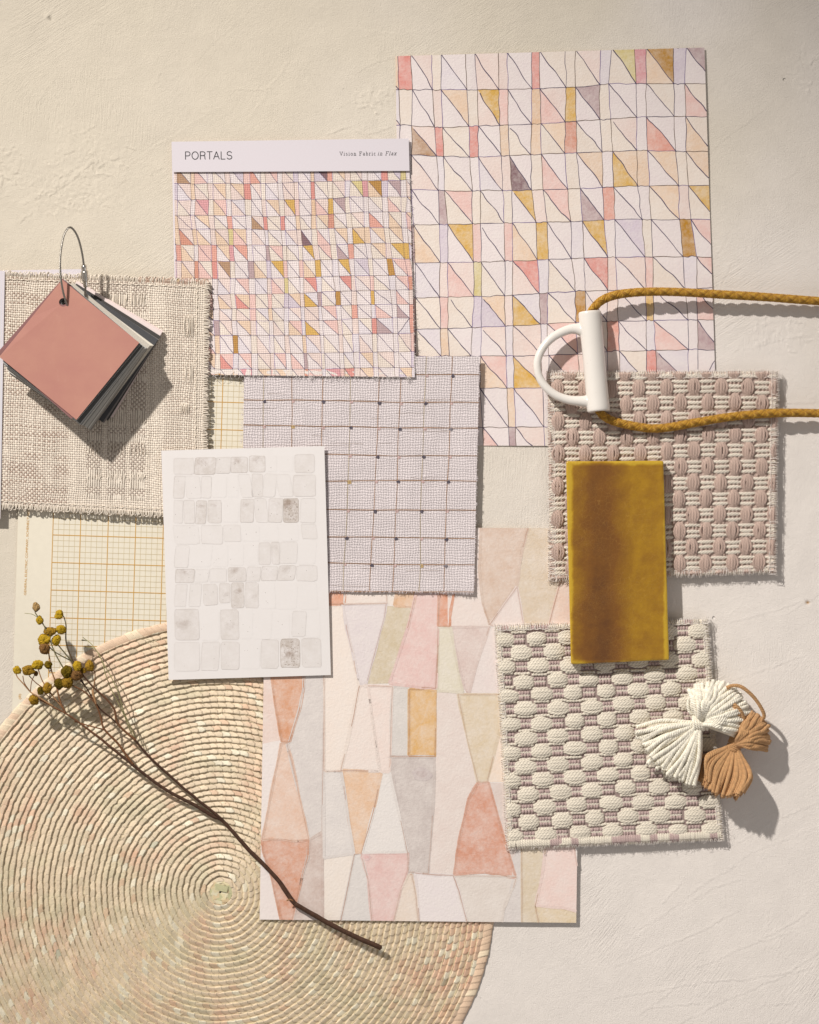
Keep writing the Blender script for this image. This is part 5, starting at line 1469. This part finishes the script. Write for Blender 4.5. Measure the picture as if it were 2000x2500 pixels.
# ================================================================== tassels
def tassel(rootname, label, K, kz, colr, skirt, head, wrap_dir, wrapR, r_y, seed, cord=None, extra=None, bulb=0, pitch=13):
    root = empty(rootname, K[0], K[1], kz-20, label=label, cat='tassel', group=None)
    r = np.random.RandomState(seed)
    tb = Tubes()
    md_ = np.array([[q[0]-K[0], q[1]-K[1]] for q in skirt]); md_ = (md_/np.linalg.norm(md_, axis=1)[:, None]).mean(0); md_ /= np.linalg.norm(md_)
    for (ex, ey, ez, bulge) in skirt:
        k0 = (K[0]+r.randn()*3, K[1]+r.randn()*3, kz+r.randn()*4)
        d = np.array([ex-K[0], ey-K[1]], float); n = np.array([-d[1], d[0]])/np.linalg.norm(d)
        b = r.randn()*4
        dh = d/np.linalg.norm(d); lat = (dh-md_*(dh@md_))*bulb
        P = [k0, (K[0]+d[0]*.2+n[0]*b*.3+lat[0]*.45, K[1]+d[1]*.2+n[1]*b*.3+lat[1]*.45, kz+(ez-kz)*.1+bulge*.6), (K[0]+d[0]*.58+n[0]*b+lat[0], K[1]+d[1]*.58+n[1]*b+lat[1], kz+(ez-kz)*.5+bulge), (ex, ey, ez)]
        yarn(tb, P, r_y*(.92+.16*r.rand()), colr*(0.95+.08*r.rand()), pitch=pitch, jit=.05)
        # blunt fuzzy tip
        for q in range(5):
            a = r.rand()*6.28; l = 3+r.rand()*3
            tb.add(np.array([(ex, ey, ez), (ex+d[0]/np.linalg.norm(d)*l+math.cos(a)*2, ey+d[1]/np.linalg.norm(d)*l+math.sin(a)*2, ez+r.randn()*1.5)]), .5, colr, sides=3)
    tb.build('skirt', M_yarn, root)
    tb = Tubes()
    for (ex, ey, hz, side) in head:
        d = np.array([ex-K[0], ey-K[1]], float); n = np.array([-d[1], d[0]])/np.linalg.norm(d)
        k0 = (K[0]+r.randn()*3, K[1]+r.randn()*3, kz+2)
        P = [k0, (K[0]+d[0]*.3, K[1]+d[1]*.3, kz+hz*.75), (K[0]+d[0]*.65+n[0]*side, K[1]+d[1]*.65+n[1]*side, kz+hz), (K[0]+d[0]*.93, K[1]+d[1]*.93, kz+hz*.55), (ex, ey, kz-4), (K[0]+d[0]*.8, K[1]+d[1]*.8, kz-16), (K[0]+d[0]*.4, K[1]+d[1]*.4, kz-14), (K[0], K[1], kz-4)]
        P = [(a, b, max(c, 14.0 if kz > 40 else 10)) for a, b, c in P]
        yarn(tb, P, r_y*(.9+.15*r.rand()), colr*(0.95+.08*r.rand()), pitch=pitch, jit=.05)
    if extra: 
        for P in extra: yarn(tb, P, r_y*.95, colr, pitch=pitch)
    tb.build('head', M_yarn, root)
    tb = Tubes()
    wd = np.array(wrap_dir, float); wd /= np.linalg.norm(wd); wn = np.array([-wd[1], wd[0]])
    for k in range(6):
        off = (k-2.5)*r_y*1.15; P = []
        th = np.linspace(0, 2*math.pi, 26)
        tl = r.randn()*.12
        for a in th:
            P.append((K[0]+wd[0]*(off+tl*wrapR*math.cos(a)*.6)+wn[0]*wrapR*math.cos(a), K[1]+wd[1]*(off+tl*wrapR*math.cos(a)*.6)+wn[1]*wrapR*math.cos(a), kz+(wrapR*.95)*math.sin(a)))
        yarn(tb, P, r_y*.8, colr*(.96+.06*r.rand()), pitch=pitch*.9, jit=.03)
    tb.build('binding', M_yarn, root)
    if cord:
        tb = Tubes(); yarn(tb, cord, r_y*.98, colr, pitch=pitch); tb.build('hanging_loop', M_yarn, root)
    # halo of loose fibres
    tb = Tubes()
    for q in range(900):
        if r.rand() < .6 and len(skirt): s_ = skirt[r.randint(len(skirt))]; t_ = .2+.8*r.rand()
        else: s_ = head[r.randint(len(head))]; t_ = .3+.7*r.rand()
        x = K[0]+(s_[0]-K[0])*t_+r.randn()*3; y = K[1]+(s_[1]-K[1])*t_+r.randn()*3; z = kz+r.rand()*12
        a = r.rand()*6.28; l = 4+r.rand()*9
        tb.add(resample([(x, y, z), (x+math.cos(a)*l*.5, y+math.sin(a)*l*.5, z+2+r.rand()*4), (x+math.cos(a+.9)*l, y+math.sin(a+.9)*l, z+r.rand()*4)], 2), 0.22, colr, sides=3)
    tb.build('loose_fibres', M_thread, root)
    return root

def build_tassels():
    r = np.random.RandomState(31)
    K = (1710, 1765)
    sk = []
    for k in range(36):          # top layer fan from left to downwards
        f = k/35; a = math.radians(172-f*76+r.randn()*0.8)
        ln = 152-6*math.sin(f*3.1)+r.randn()*3.5
        if f < .06: ln = 160
        sk.append((K[0]+math.cos(a)*ln, K[1]+math.sin(a)*ln, 47+r.rand()*10, 9+r.rand()*8))
    for k in range(46):
        f = k/45; a = math.radians(171-f*74+r.randn()*1.2); ln = 142+r.randn()*9
        sk.append((K[0]+math.cos(a)*ln, K[1]+math.sin(a)*ln, 41+r.rand()*5, 1+r.rand()*5))
    sk.append((1527+28, 1775, 42, 6)); 
    hd = []
    for k in range(44):
        f = k/43; a = math.radians(-108+f*128+r.randn()*1.5); ln = 84+38*math.sin(f*math.pi*.9)+r.randn()*3
        hd.append((K[0]+math.cos(a)*ln, K[1]+math.sin(a)*ln*.93, 26+r.rand()*10+8*math.sin(f*3.1), r.randn()*3))
    for k in range(32):
        f = k/31; a = math.radians(-98+f*114); ln = 66+26*math.sin(f*3.1)
        hd.append((K[0]+math.cos(a)*ln, K[1]+math.sin(a)*ln*.93, 38+r.rand()*6, r.randn()*3))
    ex = [[(1700, 1745, 60), (1690, 1725, 70), (1694, 1702, 76), (1716, 1688, 76), (1745, 1684, 70), (1768, 1690, 56), (1776, 1704, 46)],
          [(1704, 1750, 52), (1684, 1736, 58), (1683, 1708, 62), (1700, 1690, 62), (1728, 1680, 58), (1754, 1682, 48)]]
    tassel('cream_tassel', 'creamy white wool tassel fanned out over the corner of the cream rug swatch', K, 50, L_('#f0e9d8', 1.02), sk, hd, (.42, -.9) if False else (.9, -.1), 17, 5.3, 41, extra=ex, pitch=18, bulb=8)
    K = (1794, 1818)
    sk = []
    for k in range(36):
        f = k/35; a = math.radians(134-f*54+r.randn()*1.5); ln = 112+16*math.sin(f*3.1)+r.randn()*3
        if f < .3: ln -= 14
        sk.append((K[0]+math.cos(a)*ln-2, K[1]+math.sin(a)*ln, 52+44*f+r.rand()*10, 10+r.rand()*6))
    for k in range(34):
        f = k/33; a = math.radians(134-f*52+r.randn()*2); ln = 122+r.randn()*5
        sk.append((K[0]+math.cos(a)*ln, K[1]+math.sin(a)*ln, 36+40*f+r.rand()*8, 0+r.rand()*5))
    hd = []
    for k in range(38):
        f = k/37; a = math.radians(-74+f*84+r.randn()*1.5); ln = 72+16*math.sin(f*math.pi)+r.randn()*3
        hd.append((K[0]+math.cos(a)*ln, K[1]+math.sin(a)*ln*1.1, 24+r.rand()*10+8*math.sin(f*3.1), r.randn()*3))
    for k in range(26):
        f = k/25; a = math.radians(-66+f*70); ln = 56+8*math.sin(f*3.1)
        hd.append((K[0]+math.cos(a)*ln, K[1]+math.sin(a)*ln*1.1, 34+r.rand()*6, r.randn()*3))
    cord = [(1856, 1764, 60), (1866, 1748, 70), (1858, 1727, 78), (1843, 1705, 84), (1826, 1688, 88), (1808, 1676, 88), (1790, 1674, 82), (1772, 1680, 70)]
    tassel('caramel_tassel', 'caramel brown wool tassel tucked under the cream tassel on the plaster', K, 46, L_('#c3986b', 1.0), sk, hd, (-.35, 1), 15, 4.8, 42, cord=cord, pitch=16, bulb=62,
           extra=[[(1812, 1790, 60), (1818, 1765, 70), (1810, 1738, 84), (1796, 1722, 88), (1786, 1716, 80)], [(1806, 1792, 60), (1810, 1762, 72), (1802, 1742, 84), (1790, 1724, 86)]])
build_tassels()

# ================================================================== deck of colour chips on a cable ring
def build_chips():
    root = empty('colour_chip_deck', 190, 860, 6, label='deck of square colour chips topped in dusty rose on a steel cable ring', cat='colour chips')
    r = np.random.RandomState(17)
    N = 36; z0 = 25.0; pitch = 2.6
    seq = ['#e6d3cd', '#e9d8d2', '#e4cfc8', '#ead9d4', '#3d3b3a', '#45423f', '#8e8783', '#857e7a', '#4a4a4c', '#b3aaa0', '#e6dfd0', '#eae3d6', '#ddd3c0', '#e8e1d2', '#e3dccf', '#c6beb1', '#968f86',
           '#c9c2b8', '#b5aea4', '#ded9d0', '#a09a90', '#c8c4bc', '#8a8780', '#6f6f6a', '#cfcbc4', '#e6e3dd', '#77756f', '#9b9a96', '#c6c5c2', '#5a5a58', '#e8e4de', '#efece7', '#dcdcdb', '#6b6a68', '#8e6462', '#c58d80']
    R = 243.0
    core = L_('#d9d4cc')
    for k in range(N):
        t = k/(N-1); z = z0+pitch*k
        RC = None
        if k < 4: an, RC = 30.2+k*.25, (399-k, 808+k)
        elif k < 6: an, RC = 32.0, (393, 821)
        elif k < 9: an, RC = 33.2+.3*(k-6), (388-(k-6), 829)
        elif k < 16: an, RC = 36.6+.35*(k-9)+r.rand()*.4, (376-(k-9)*1.5, 843)
        elif k < 22: an, RC = 34.6+.3*(k-16)+r.rand()*.4, (361-(k-16)*.8, 851-(k-16)*.5)
        elif k < 30: an, RC = 37.4+.2*(k-22)+r.randn()*.3, (352-(k-22)*.5, 847+r.randn()*.8)
        elif k < 34: an, RC = 40.2+r.randn()*.5, (344+r.randn(), 840.5)
        elif k == 34: an, T = 41.4, (153, 680)
        else: an, T = 39.2, (152, 683)
        if RC: T = (RC[0]-243*math.cos(math.radians(an)), RC[1]-243*math.sin(math.radians(an)))
        a = math.radians(an); eu = np.array([math.cos(a), math.sin(a)]); ev = np.array([-eu[1], eu[0]])
        o = np.array(T, float); hole = o+eu*36.5+ev*39.5 if k < 35 else o+eu*37.0+ev*41.0; hr = 10.5
        nh = 28; th = np.arange(nh)*2*math.pi/nh
        hp = np.stack([np.cos(th), np.sin(th)], 1)*hr     # local (u,v) around hole
        hu = np.array([(hole-o)@eu, (hole-o)@ev])
        hp = hp+hu
        # project every hole point to the square border
        outer = []
        for q in range(nh):
            d = hp[q]-hu; tt = min([(R-hu[i])/d[i] if d[i] > 1e-9 else (-hu[i]/d[i] if d[i] < -1e-9 else 1e9) for i in (0, 1)])
            outer.append(hu+d*tt)
        outer = np.array(outer)
        # add true corners
        cor = np.array([[0, 0], [R, 0], [R, R], [0, R]], float)
        for c_ in cor:
            q = np.argmin(np.linalg.norm(outer-c_, axis=1)*1.0+0*np.arange(nh))
            angs = np.arctan2((outer-hu)[:, 1], (outer-hu)[:, 0]); ca = math.atan2(*(c_-hu)[::-1])
            dq = np.abs((angs-ca+math.pi) % (2*math.pi)-math.pi); outer[np.argmin(dq)] = c_
        th_ = 1.5
        def zz(P): 
            w = (r0k*(P[:, 0]-120)+r1k*(P[:, 1]-120))/120
            lift = 4.0*np.clip((P[:, 1]-60)/180, 0, 1)**2*np.clip(1-P[:, 0]/240, 0, 1) if k == 35 else 0
            return z+w+lift
        r0k, r1k = (r.randn()*.35, r.randn()*.35) if k < 34 else (0.2, .3)
        if k == 34: r0k, r1k = 0, -.2
        U = np.concatenate([hp, outer]); XY = o+U[:, :1]*eu+U[:, 1:]*ev
        Zt = zz(U)
        V = np.concatenate([np.c_[XY, Zt], np.c_[XY, Zt-th_]])
        F = []; mi = []
        for q in range(nh):
            q2 = (q+1) % nh
            F.append([q, q2, nh+q2, nh+q]); mi.append(0)
            F.append([2*nh+q, 3*nh+q, 3*nh+q2, 2*nh+q2]); mi.append(0 if k % 3 else 1)
            F.append([nh+q, nh+q2, 3*nh+q2, 3*nh+q]); mi.append(1 if k % 2 else 0)
            F.append([q, 2*nh+q, 2*nh+q2, q2]); mi.append(1)
        tt = NT('chip_%d' % k) if False else None
        c = L_(seq[k])
        name = 'chip'
        m = mat_plain('chip_paint', c, 0.5 if k < 35 else 0.42, 0.35, bump=0.00002, bscale=300)
        if k == 35:
            t_ = NT('rose_chip_paint'); n_ = t_.noise(28, 4, .6)
            cc = t_.mix(t_.mr(n_, .35, .65, 0, 1), (*(L_('#bb8477')), 1), (*(L_('#c08a79')), 1))
            sc_ = t_.noise(1.0, 4, .7, vec=t_.mapping(scale=(220, 60, 1), rot=.5)); blot = t_.mr(t_.noise(55, 3), .62, .72, 0, .35)
            cc = t_.mix(t_.math('MULTIPLY', blot, t_.mr(sc_, .5, .7, 0, 1)), cc, (*L_('#dcb3a4'), 1))
            m = t_.fin(cc, t_.mr(n_, .3, .7, .36, .5), .35, t_.bump(t_.noise(40, 3), 0.0002))
        kw = {}
        if k == 35: kw = dict(label='dusty rose top chip with a punched hole')
        mesh_obj(name, V, F, [m, M_chipcore], root, matidx=mi, **kw)
    ztop = z0+pitch*(N-1)
    # steel cable
    t = NT('steel_cable'); m = t.fin(tuple(L_('#a39d94')), 0.32, .5, t.bump(t.noise(1500, 1), 0.00005), metal=0.85)
    C = [(205, 745, 60), (208, 715, 66), (209, 690, 72), (206, 662, 80), (205, 648, 84), (199, 610, 94), (188, 574, 104), (172, 555, 112), (158, 570, 122), (150, 604, 132), (147, 640, 138), (149, 680, 136), (155, 715, 128), (163, 742, 117), (168, 752, 106), (172, 764, 94)]
    P = resample(C, 1.5); T, A, B = frames(P); L = np.concatenate([[0], np.cumsum(np.linalg.norm(np.diff(P, axis=0), axis=1))])
    tb = Tubes()
    for k in range(7):
        ph = 2*math.pi*k/7+L*2*math.pi/26
        tb.add(P+(np.cos(ph)[:, None]*A+np.sin(ph)[:, None]*B)*1.75, 0.95, (1, 1, 1), sides=6)
    tb.add(P, 1.3, (1, 1, 1), sides=8)
    tb.build('cable_ring', m, root)
    m2 = mat_plain('polished_steel', L_('#d2ccc3'), 0.2, .5, metal=0.9)
    a = np.array([204.5, 647, 84]); b = np.array([210, 700, 68]); d = (b-a)/np.linalg.norm(b-a)
    V = []; X = np.cross(d, [0, 0, 1.]); X /= np.linalg.norm(X); Y = np.cross(d, X); nt = 40; th = np.arange(nt)*2*math.pi/nt
    pr = [(0, 3), (0, 6.3), (.02, 7), (.05, 7.2), (.20, 7.2), (.22, 6.6), (.26, 6.6), (.28, 8.6)]
    for q in range(24): pr.append((.29+.40*q/23, 8.6+.0))
    pr += [(.70, 8.6), (.72, 6.6), (.76, 6.4), (.97, 6.4), (1, 5.6), (1, 2)]
    ln = np.linalg.norm(b-a)
    for t_, rr in pr:
        kn = 0
        if .285 < t_ < .695: kn = 0.75*np.abs(np.sin(th*10+t_*60))*np.abs(np.sin(th*10-t_*60))-.3
        V.append(a+d*ln*t_+(rr+kn)[..., None]*(np.cos(th)[:, None]*X+np.sin(th)[:, None]*Y) if not np.isscalar(rr+kn) else a+d*ln*t_+(rr+kn)*(np.cos(th)[:, None]*X+np.sin(th)[:, None]*Y))
    mesh_obj('screw_clasp', np.concatenate(V), grid_faces(len(pr), nt, wrap=True), m2, root, smooth=True)
build_chips()

# ================================================================== dried flower sprig
def build_sprig():
    root = empty('dried_flower_sprig', 560, 2010, 12, label='dried brown sprig with mustard button flower heads lying diagonally over the placemat', cat='dried flower')
    r = np.random.RandomState(12)
    tb = Tubes()
    dk = L_('#4a3326'); md = L_('#7d5538'); lt = L_('#a8805a'); ol = L_('#7a7350'); gr = L_('#9a9468')
    def st(P, r0, r1, c0, c1, sides=9):
        Q = resample(np.array(P, float), 3); n = len(Q); t = np.linspace(0, 1, n)
        rad = r0+(r1-r0)*t; rad = rad*(1+.12*(vnoise(np.arange(n)*.22, np.full(n, P[0][0]*.1), 3)-.5))
        Q[:, 0] += (vnoise(np.arange(n)*.12, np.full(n, 1.+P[0][1]), 5)-.5)*1.6
        c = np.array(c0)[None]*(1-t[:, None])+np.array(c1)[None]*t[:, None]; c = c*(0.85+.3*vnoise(np.arange(n)*.4, np.full(n, 7.), 8))[:, None]
        tb.add(Q, rad, c, sides=sides)
    st([(931, 2314, 31), (868, 2287, 30), (805, 2255, 28), (752, 2225, 26), (722, 2208, 25)], 6.6, 6.0, dk, dk)
    st([(724, 2210, 25), (710, 2195, 24), (678, 2148, 22), (643, 2109, 21), (595, 2061, 20), (546, 2005, 19), (519, 1992, 20), (471, 1963, 23), (422, 1938, 27), (380, 1911, 31), (344, 1883, 36), (305, 1852, 42)], 5.6, 3.6, dk, dk*1.1)
    st([(305, 1852, 42), (260, 1815, 50), (227, 1789, 57), (188, 1760, 64), (156, 1739, 68), (123, 1722, 68), (97, 1708, 66)], 3.6, 1.8, dk*1.3, md)
    st([(546, 2005, 20), (532, 1992, 23), (480, 1950, 28), (435, 1912, 33), (390, 1872, 38), (357, 1839, 43), (331, 1807, 48)], 3.6, 2.9, dk, dk*1.1)
    st([(331, 1807, 48), (289, 1768, 58), (279, 1732, 66), (253, 1700, 74), (224, 1674, 80), (204, 1650, 84), (193, 1632, 88)], 3.2, 1.8, md, dk*1.2)
    st([(325, 1867, 39), (292, 1820, 50), (256, 1781, 62), (247, 1752, 68), (234, 1719, 75), (208, 1690, 82), (178, 1674, 86), (166, 1668, 88)], 3.3, 1.7, md, md*.8)
    st([(289, 1768, 58), (240, 1725, 68), (212, 1680, 76), (196, 1660, 80)], 2.2, 1.5, dk, dk)
    st([(253, 1781, 61), (215, 1771, 58), (182, 1761, 60)], 1.8, 1.5, md, md*1.1)
    st([(159, 1739, 68), (148, 1716, 72), (136, 1667, 80), (125, 1635, 86), (120, 1596, 92), (113, 1588, 94)], 2.6, 1.6, md, lt)
    st([(130, 1724, 69), (100, 1705, 74), (75, 1690, 78), (55, 1667, 80), (42, 1652, 80), (38, 1640, 80)], 2.0, 1.3, lt, lt)
    st([(75, 1690, 78), (60, 1668, 82), (56, 1650, 84)], 1.4, 1.1, md, md)
    st([(152, 1726, 70), (128, 1697, 76), (104, 1662, 84), (92, 1630, 88)], 1.9, 1.4, lt, lt)
    st([(128, 1697, 76), (90, 1668, 82), (72, 1650, 86)], 1.5, 1.2, md, md)
    st([(148, 1716, 72), (120, 1702, 76), (108, 1690, 80)], 1.5, 1.2, dk, md)
    st([(75, 1688, 78), (78, 1665, 78), (86, 1645, 78)], 1.2, 1.0, md, md)
    st([(122, 1712, 70), (121, 1690, 76), (118, 1684, 80)], 1.2, 1.1, dk, dk)
    st([(125, 1635, 86), (122, 1640, 86), (119, 1628, 88)], 1.2, 1.0, md, md)
    st([(227, 1690, 75), (232, 1655, 80), (231, 1640, 84), (222, 1630, 86)], 1.5, 1.2, lt, md)
    st([(234, 1719, 75), (228, 1695, 78), (226, 1684, 78)], 2.8, 3.0, lt, lt)
    st([(212, 1680, 78), (196, 1656, 84)], 1.5, 1.2, dk, dk)
    st([(200, 1648, 84), (180, 1620, 78), (162, 1570, 80), (161, 1528, 84), (156, 1506, 86), (149, 1500, 86)], 2.6, 1.3, dk*1.2, ol*.6)
    st([(180, 1620, 78), (160, 1596, 82), (140, 1572, 86), (136, 1566, 88)], 1.9, 1.3, ol*.7, ol*.7)
    st([(172, 1612, 80), (148, 1600, 84), (130, 1588, 88), (118, 1575, 90)], 1.6, 1.2, ol*.6, ol*.6)
    st([(160, 1640, 84), (135, 1595, 90), (121, 1560, 94), (104, 1521, 98), (86, 1496, 100), (88, 1484, 100)], 1.9, 1.3, ol*.9, ol)
    st([(121, 1558, 94), (135, 1540, 94), (148, 1538, 92)], 1.2, 1.0, ol, ol)
    st([(104, 1521, 98), (110, 1530, 96), (124, 1540, 92)], 1.4, 1.2, dk*1.2, dk)
    st([(96, 1510, 99), (80, 1500, 98), (60, 1497, 96)], 0.9, 0.7, gr, gr)
    st([(86, 1496, 100), (92, 1506, 98), (97, 1514, 96)], 1.2, 1.1, ol, ol)
    for P in ([(203, 1556, 30), (226, 1576, 34), (247, 1609, 38), (260, 1654, 42), (276, 1690, 44), (300, 1740, 44), (322, 1792, 44), (340, 1822, 43)], [(208, 1579, 26), (232, 1585, 34), (252, 1618, 40), (284, 1680, 46), (305, 1745, 46), (331, 1800, 46)]):
        st(P, 0.9, 1.5, gr*1.05, ol, 6)
    st([(199, 1563, 30), (206, 1563, 31), (211, 1565, 33)], 1.6, 1.0, ol, ol, 6)
    st([(716, 2200, 27), (707, 2196, 30), (700, 2199, 31)], 2.4, 1.6, md, lt)
    tb.build('stem', M_stem, root)
    yl = L_('#bb9829'); yb = L_('#a17c2a'); br = L_('#7c5a35'); dky = L_('#6e5a18')
    Fl = [(144, 1501, 88, 13, yl, -.2, -.2), (97, 1515, 97, 12, yl*.95, -.4, 0), (88, 1482, 101, 12.5, L_('#a98a5c'), 0, -.9), (149, 1537, 92, 14, yl, .1, -.2), (123, 1542, 92, 14.5, yb, -.2, 0), (138, 1562, 90, 14, yl*1.03, .1, 0),
          (109, 1562, 90, 15, yl, -.3, .1), (110, 1584, 95, 17.5, br*1.1, 0, -.2), (42, 1636, 81, 11.5, yl, -.3, 0), (70, 1637, 86, 15.5, yb*.9, 0, -.4), (92, 1623, 89, 14.5, yl*.98, 0, -.4), (118, 1623, 89, 14, dky*1.2, .2, -.3), (88, 1644, 79, 6.5, br, 0, 0),
          (162, 1641, 86, 16.5, dky*.95, -.2, 0), (189, 1627, 89, 14, yl, 0, -.4), (187, 1648, 88, 15.5, br*1.05, 0, .2), (219, 1627, 87, 14, yb, .3, -.3), (204, 1637, 83, 7.5, yb*.8, 0, 0), (145, 1668, 84, 13.5, dky*.8, -.3, .1), (165, 1667, 88, 15.5, yb*.78, .1, .1),
          (116, 1679, 82, 13, yb, .2, -.2), (99, 1686, 81, 11, dky*.9, 0, 0), (84, 1709, 68, 15, yb*1.03, -.2, .1)]
    for k, (x, y, z, R, c, tx, ty) in enumerate(Fl):
        R = R*.95; fx, fy = 0.82+.3*r.rand(), 0.82+.3*r.rand()
        nu, nv = 44, 24
        th = np.linspace(0, 2*math.pi, nu, endpoint=False); ph = np.linspace(0.02, math.pi-.02, nv)
        TH, PH = np.meshgrid(th, ph)
        # axis leans by tx,ty ; flattened button with dimpled top
        rad = R*(1-.10*np.exp(-(PH/.35)**2))
        sp = vnoise(TH*R*.9+k*9, PH*R*.9, k); rad = rad*.93*(1+.26*(sp-.5)+.14*(_hash((TH*40).astype(int), (PH*20).astype(int), k)-.5))
        lump = 1+.35*(vnoise(np.cos(TH)*1.3+k*7, np.sin(TH)*1.3+PH, 5)-.5); rad = rad*lump; lx = fx*rad*np.sin(PH)*np.cos(TH); ly = fy*rad*np.sin(PH)*np.sin(TH); lz = rad*np.cos(PH)*.68
        # tilt
        A = np.array([tx, ty, 1.0]); A /= np.linalg.norm(A); X = np.cross([0, 1., 0], A); X /= np.linalg.norm(X); Y = np.cross(A, X)
        P = np.array([x, y, z])+lx[..., None]*X+ly[..., None]*Y+lz[..., None]*A
        side = np.clip((PH-1.35)/.35, 0, 1)[..., None]
        C = c*(1-side)+br*.75*side
        C = C*(.50+.95*sp)[..., None]*(.75+.5*_hash((TH*30).astype(int), (PH*16).astype(int), k+3))[..., None]
        ridg = np.where(side > .3, .8+.35*np.abs(np.sin(TH*9))[..., None], 1); C = C*ridg
        mesh_obj('flower_head', P.reshape(-1, 3), grid_faces(nv, nu, wrap=True), M_flower, root, col=C.reshape(-1, 3), smooth=True)
        if R > 10:
            pass
build_sprig()

# ================================================================== camera, light
cam = bpy.data.cameras.new('camera'); co = bpy.data.objects.new('camera', cam); scene.collection.objects.link(co)
co.location = (0, 0, CH*S); cam.sensor_fit = 'VERTICAL'; cam.sensor_height = 24; cam.lens = 24*CH/2500.0
cam.clip_start = 0.02; cam.clip_end = 20
scene.camera = co

def area(name, loc, target, size, power, color, shape='DISK'):
    l = bpy.data.lights.new(name, 'AREA'); l.shape = shape; l.size = size; l.energy = power; l.color = color
    o = bpy.data.objects.new(name, l); scene.collection.objects.link(o); o.location = loc
    from mathutils import Vector
    d = Vector(target)-Vector(loc); o.rotation_euler = d.to_track_quat('-Z', 'Y').to_euler()
    return o
EL = math.radians(37); D = 4.2
dx, dy = -0.585, 0.811
from mathutils import Vector
kl = bpy.data.lights.new('key_spot', 'SPOT'); kl.energy = 885; kl.color = (1.0, 0.965, 0.925); kl.shadow_soft_size = 0.062
kl.spot_size = math.radians(21); kl.spot_blend = 1.0  # studio key spot, no window; cone narrowed so the upper right falls darker
ko = bpy.data.objects.new('key_spot', kl); scene.collection.objects.link(ko)
ko.location = (dx*math.cos(EL)*D-0.05, dy*math.cos(EL)*D-0.08, math.sin(EL)*D)
ko.rotation_euler = (Vector((0.02, -0.16, 0))-ko.location).to_track_quat('-Z', 'Y').to_euler()
area('bounce_fill', (1.3, -1.2, 1.1), (0.1, -0.1, 0), 1.2, 4.5, (0.96, 0.94, 1.0), 'DISK')
w = bpy.data.worlds.new('World'); scene.world = w; w.use_nodes = True
bg = w.node_tree.nodes['Background']; bg.inputs[0].default_value = (1.0, 0.955, 0.915, 1); bg.inputs[1].default_value = 0.25
scene.view_settings.view_transform = 'Standard'; scene.view_settings.look = 'None'; scene.view_settings.exposure = 0; scene.view_settings.gamma = 1
scene.render.engine = 'CYCLES'
